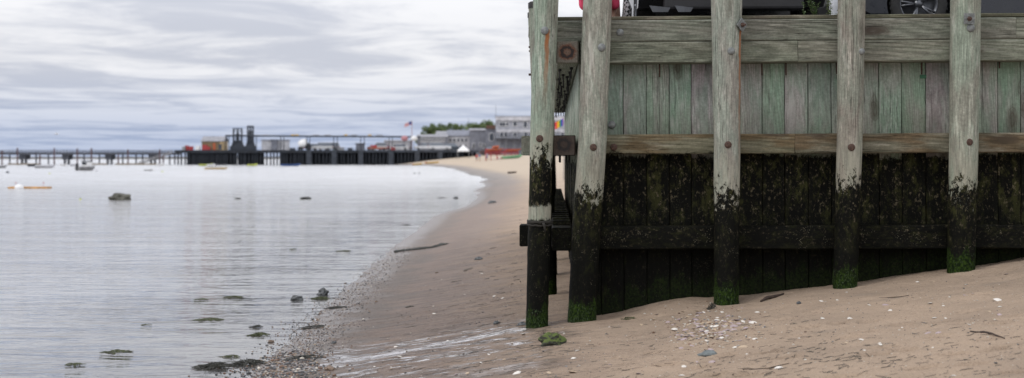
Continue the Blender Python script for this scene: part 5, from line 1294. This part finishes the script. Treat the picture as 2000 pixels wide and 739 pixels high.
# gull
D = 190; p = at(110, 262, D); e = empty('gull', p, R2(10), 'gull flying low over the bay with wings spread', 'bird')
mb = MB().lathe([(.001, -.3), (.05, -.22), (.1, 0), (.07, .16), (.06, .22), (.035, .3), (.001, .34)], 12, Matrix.Rotation(R2(90), 4, 'Y'))
def wing(s):
    pts = [(0, 0, 0), (.08, s*.28, .13), (-.02, s*.68, .02)]; w = [.16, .15, .02]; vs = []
    for (x, y, z), ww in zip(pts, w): vs += [(x+ww*.5, y, z), (x-ww*.8, y, z-.01), (x, y, z+.025)]
    mb.add(vs, [(i*3+a, i*3+(a+1) % 3, (i+1)*3+(a+1) % 3, (i+1)*3+a) for i in range(2) for a in range(3)], 0, True)
wing(1); wing(-1); mb.prism([(-.28, 0), (-.42, .0), (-.42, .015), (-.28, .02)], -.07, .07)
mb.build('feathered_body', simple('gull_white_grey', (.6, .6, .62), .8), e); MB().lathe([(.018, 0), (.001, .07)], 8, Matrix.Translation((.33, 0, 0)) @ Matrix.Rotation(R2(90), 4, 'Y')).build('beak', M_YEL, e)

# ------------------------------------------------------------------ light
W = bpy.data.worlds.new('World'); SC.world = W; W.use_nodes = True; nt = W.node_tree; nt.nodes.clear()
t = NT.__new__(NT); t.t = nt; t.mat = None
SUN_EL, SUN_AZ = R2(42), R2(238)      # azimuth clockwise from +Y
sky = t.n('TexSky', sky_type='NISHITA', sun_disc=False, sun_elevation=SUN_EL, sun_rotation=SUN_AZ, altitude=10, air_density=1.0, dust_density=2.0, ozone_density=1.5)
d = t.n('TexCoord').outputs['Generated']; s = t.n('SeparateXYZ', {0: d}); z = s.outputs[2]
zc = t.m('ADD', t.m('MAXIMUM', z, 0.0), .022)
v = t.n('CombineXYZ', {0: t.m('DIVIDE', s.outputs[0], zc), 1: t.m('DIVIDE', s.outputs[1], zc), 2: 0.0}).outputs[0]
n1 = t.noise(t.map(v, (.75, .55, 1), loc=(3.1, 1.7, 0), rot=(0, 0, R2(4))), 1, 8, .62, .6)
n2 = t.noise(t.map(v, (.16, .22, 1), loc=(8.1, 2.2, 0)), 1, 4, .5, .3)
nn = t.m('ADD', t.m('MULTIPLY', n1, .55), t.m('MULTIPLY', n2, .45))
cl = t.ss(nn, .41, .57)
low = t.ss(z, .002, .07)
dark = t.mix(low, (.38, .46, .65), (.62, .645, .73))
lite = t.mix(low, (.56, .63, .80), (.95, .95, .98))
c = t.mix(cl, dark, lite)
gm = t.m('ADD', t.ss(z, .07, .26, 1.0, 1.6), t.ss(z, .35, 1.0, 0.0, .35)); c = t.n('VectorMath', {0: c, 3: gm}, operation='SCALE').outputs[0]
skyc = t.mix(1.0, sky.outputs[0], (.1, .1, .1), 'MULTIPLY')
c = t.mix(.93, skyc, c)
bg = t.n('Background', {'Color': c, 'Strength': 1.0}); ow = t.n('OutputWorld'); nt.links.new(bg.outputs[0], ow.inputs[0])
ld = bpy.data.lights.new('sun', 'SUN'); ld.energy = 1.1; ld.angle = R2(13); ld.color = (1, .96, .9)
lo = bpy.data.objects.new('sun', ld); COL.objects.link(lo)
dv = Vector((math.sin(SUN_AZ)*math.cos(SUN_EL), math.cos(SUN_AZ)*math.cos(SUN_EL), math.sin(SUN_EL)))
lo.rotation_euler = dv.to_track_quat('Z', 'Y').to_euler(); lo.location = (0, -5, 20)

# ------------------------------------------------------------------ camera
cd = bpy.data.cameras.new('camera'); cam = bpy.data.objects.new('camera', cd); COL.objects.link(cam)
cam.location = (0, 0, H); cam.rotation_euler = (R2(90), 0, 0)
cd.sensor_width = 36; cd.lens = 36*FP/2000; cd.shift_y = -(369.5-HX)/2000; cd.clip_end = 40000; cd.clip_start = .1
cd.dof.use_dof = True; cd.dof.focus_distance = 15.1; cd.dof.aperture_fstop = 1.7
SC.camera = cam
SC.view_settings.view_transform = 'Standard'; SC.view_settings.look = 'None'; SC.view_settings.exposure = 0; SC.view_settings.gamma = 1
SC.render.engine = 'CYCLES'; SC.cycles.transparent_max_bounces = 8
for o in list(bpy.data.objects):
    if '_r' in o: del o['_r']
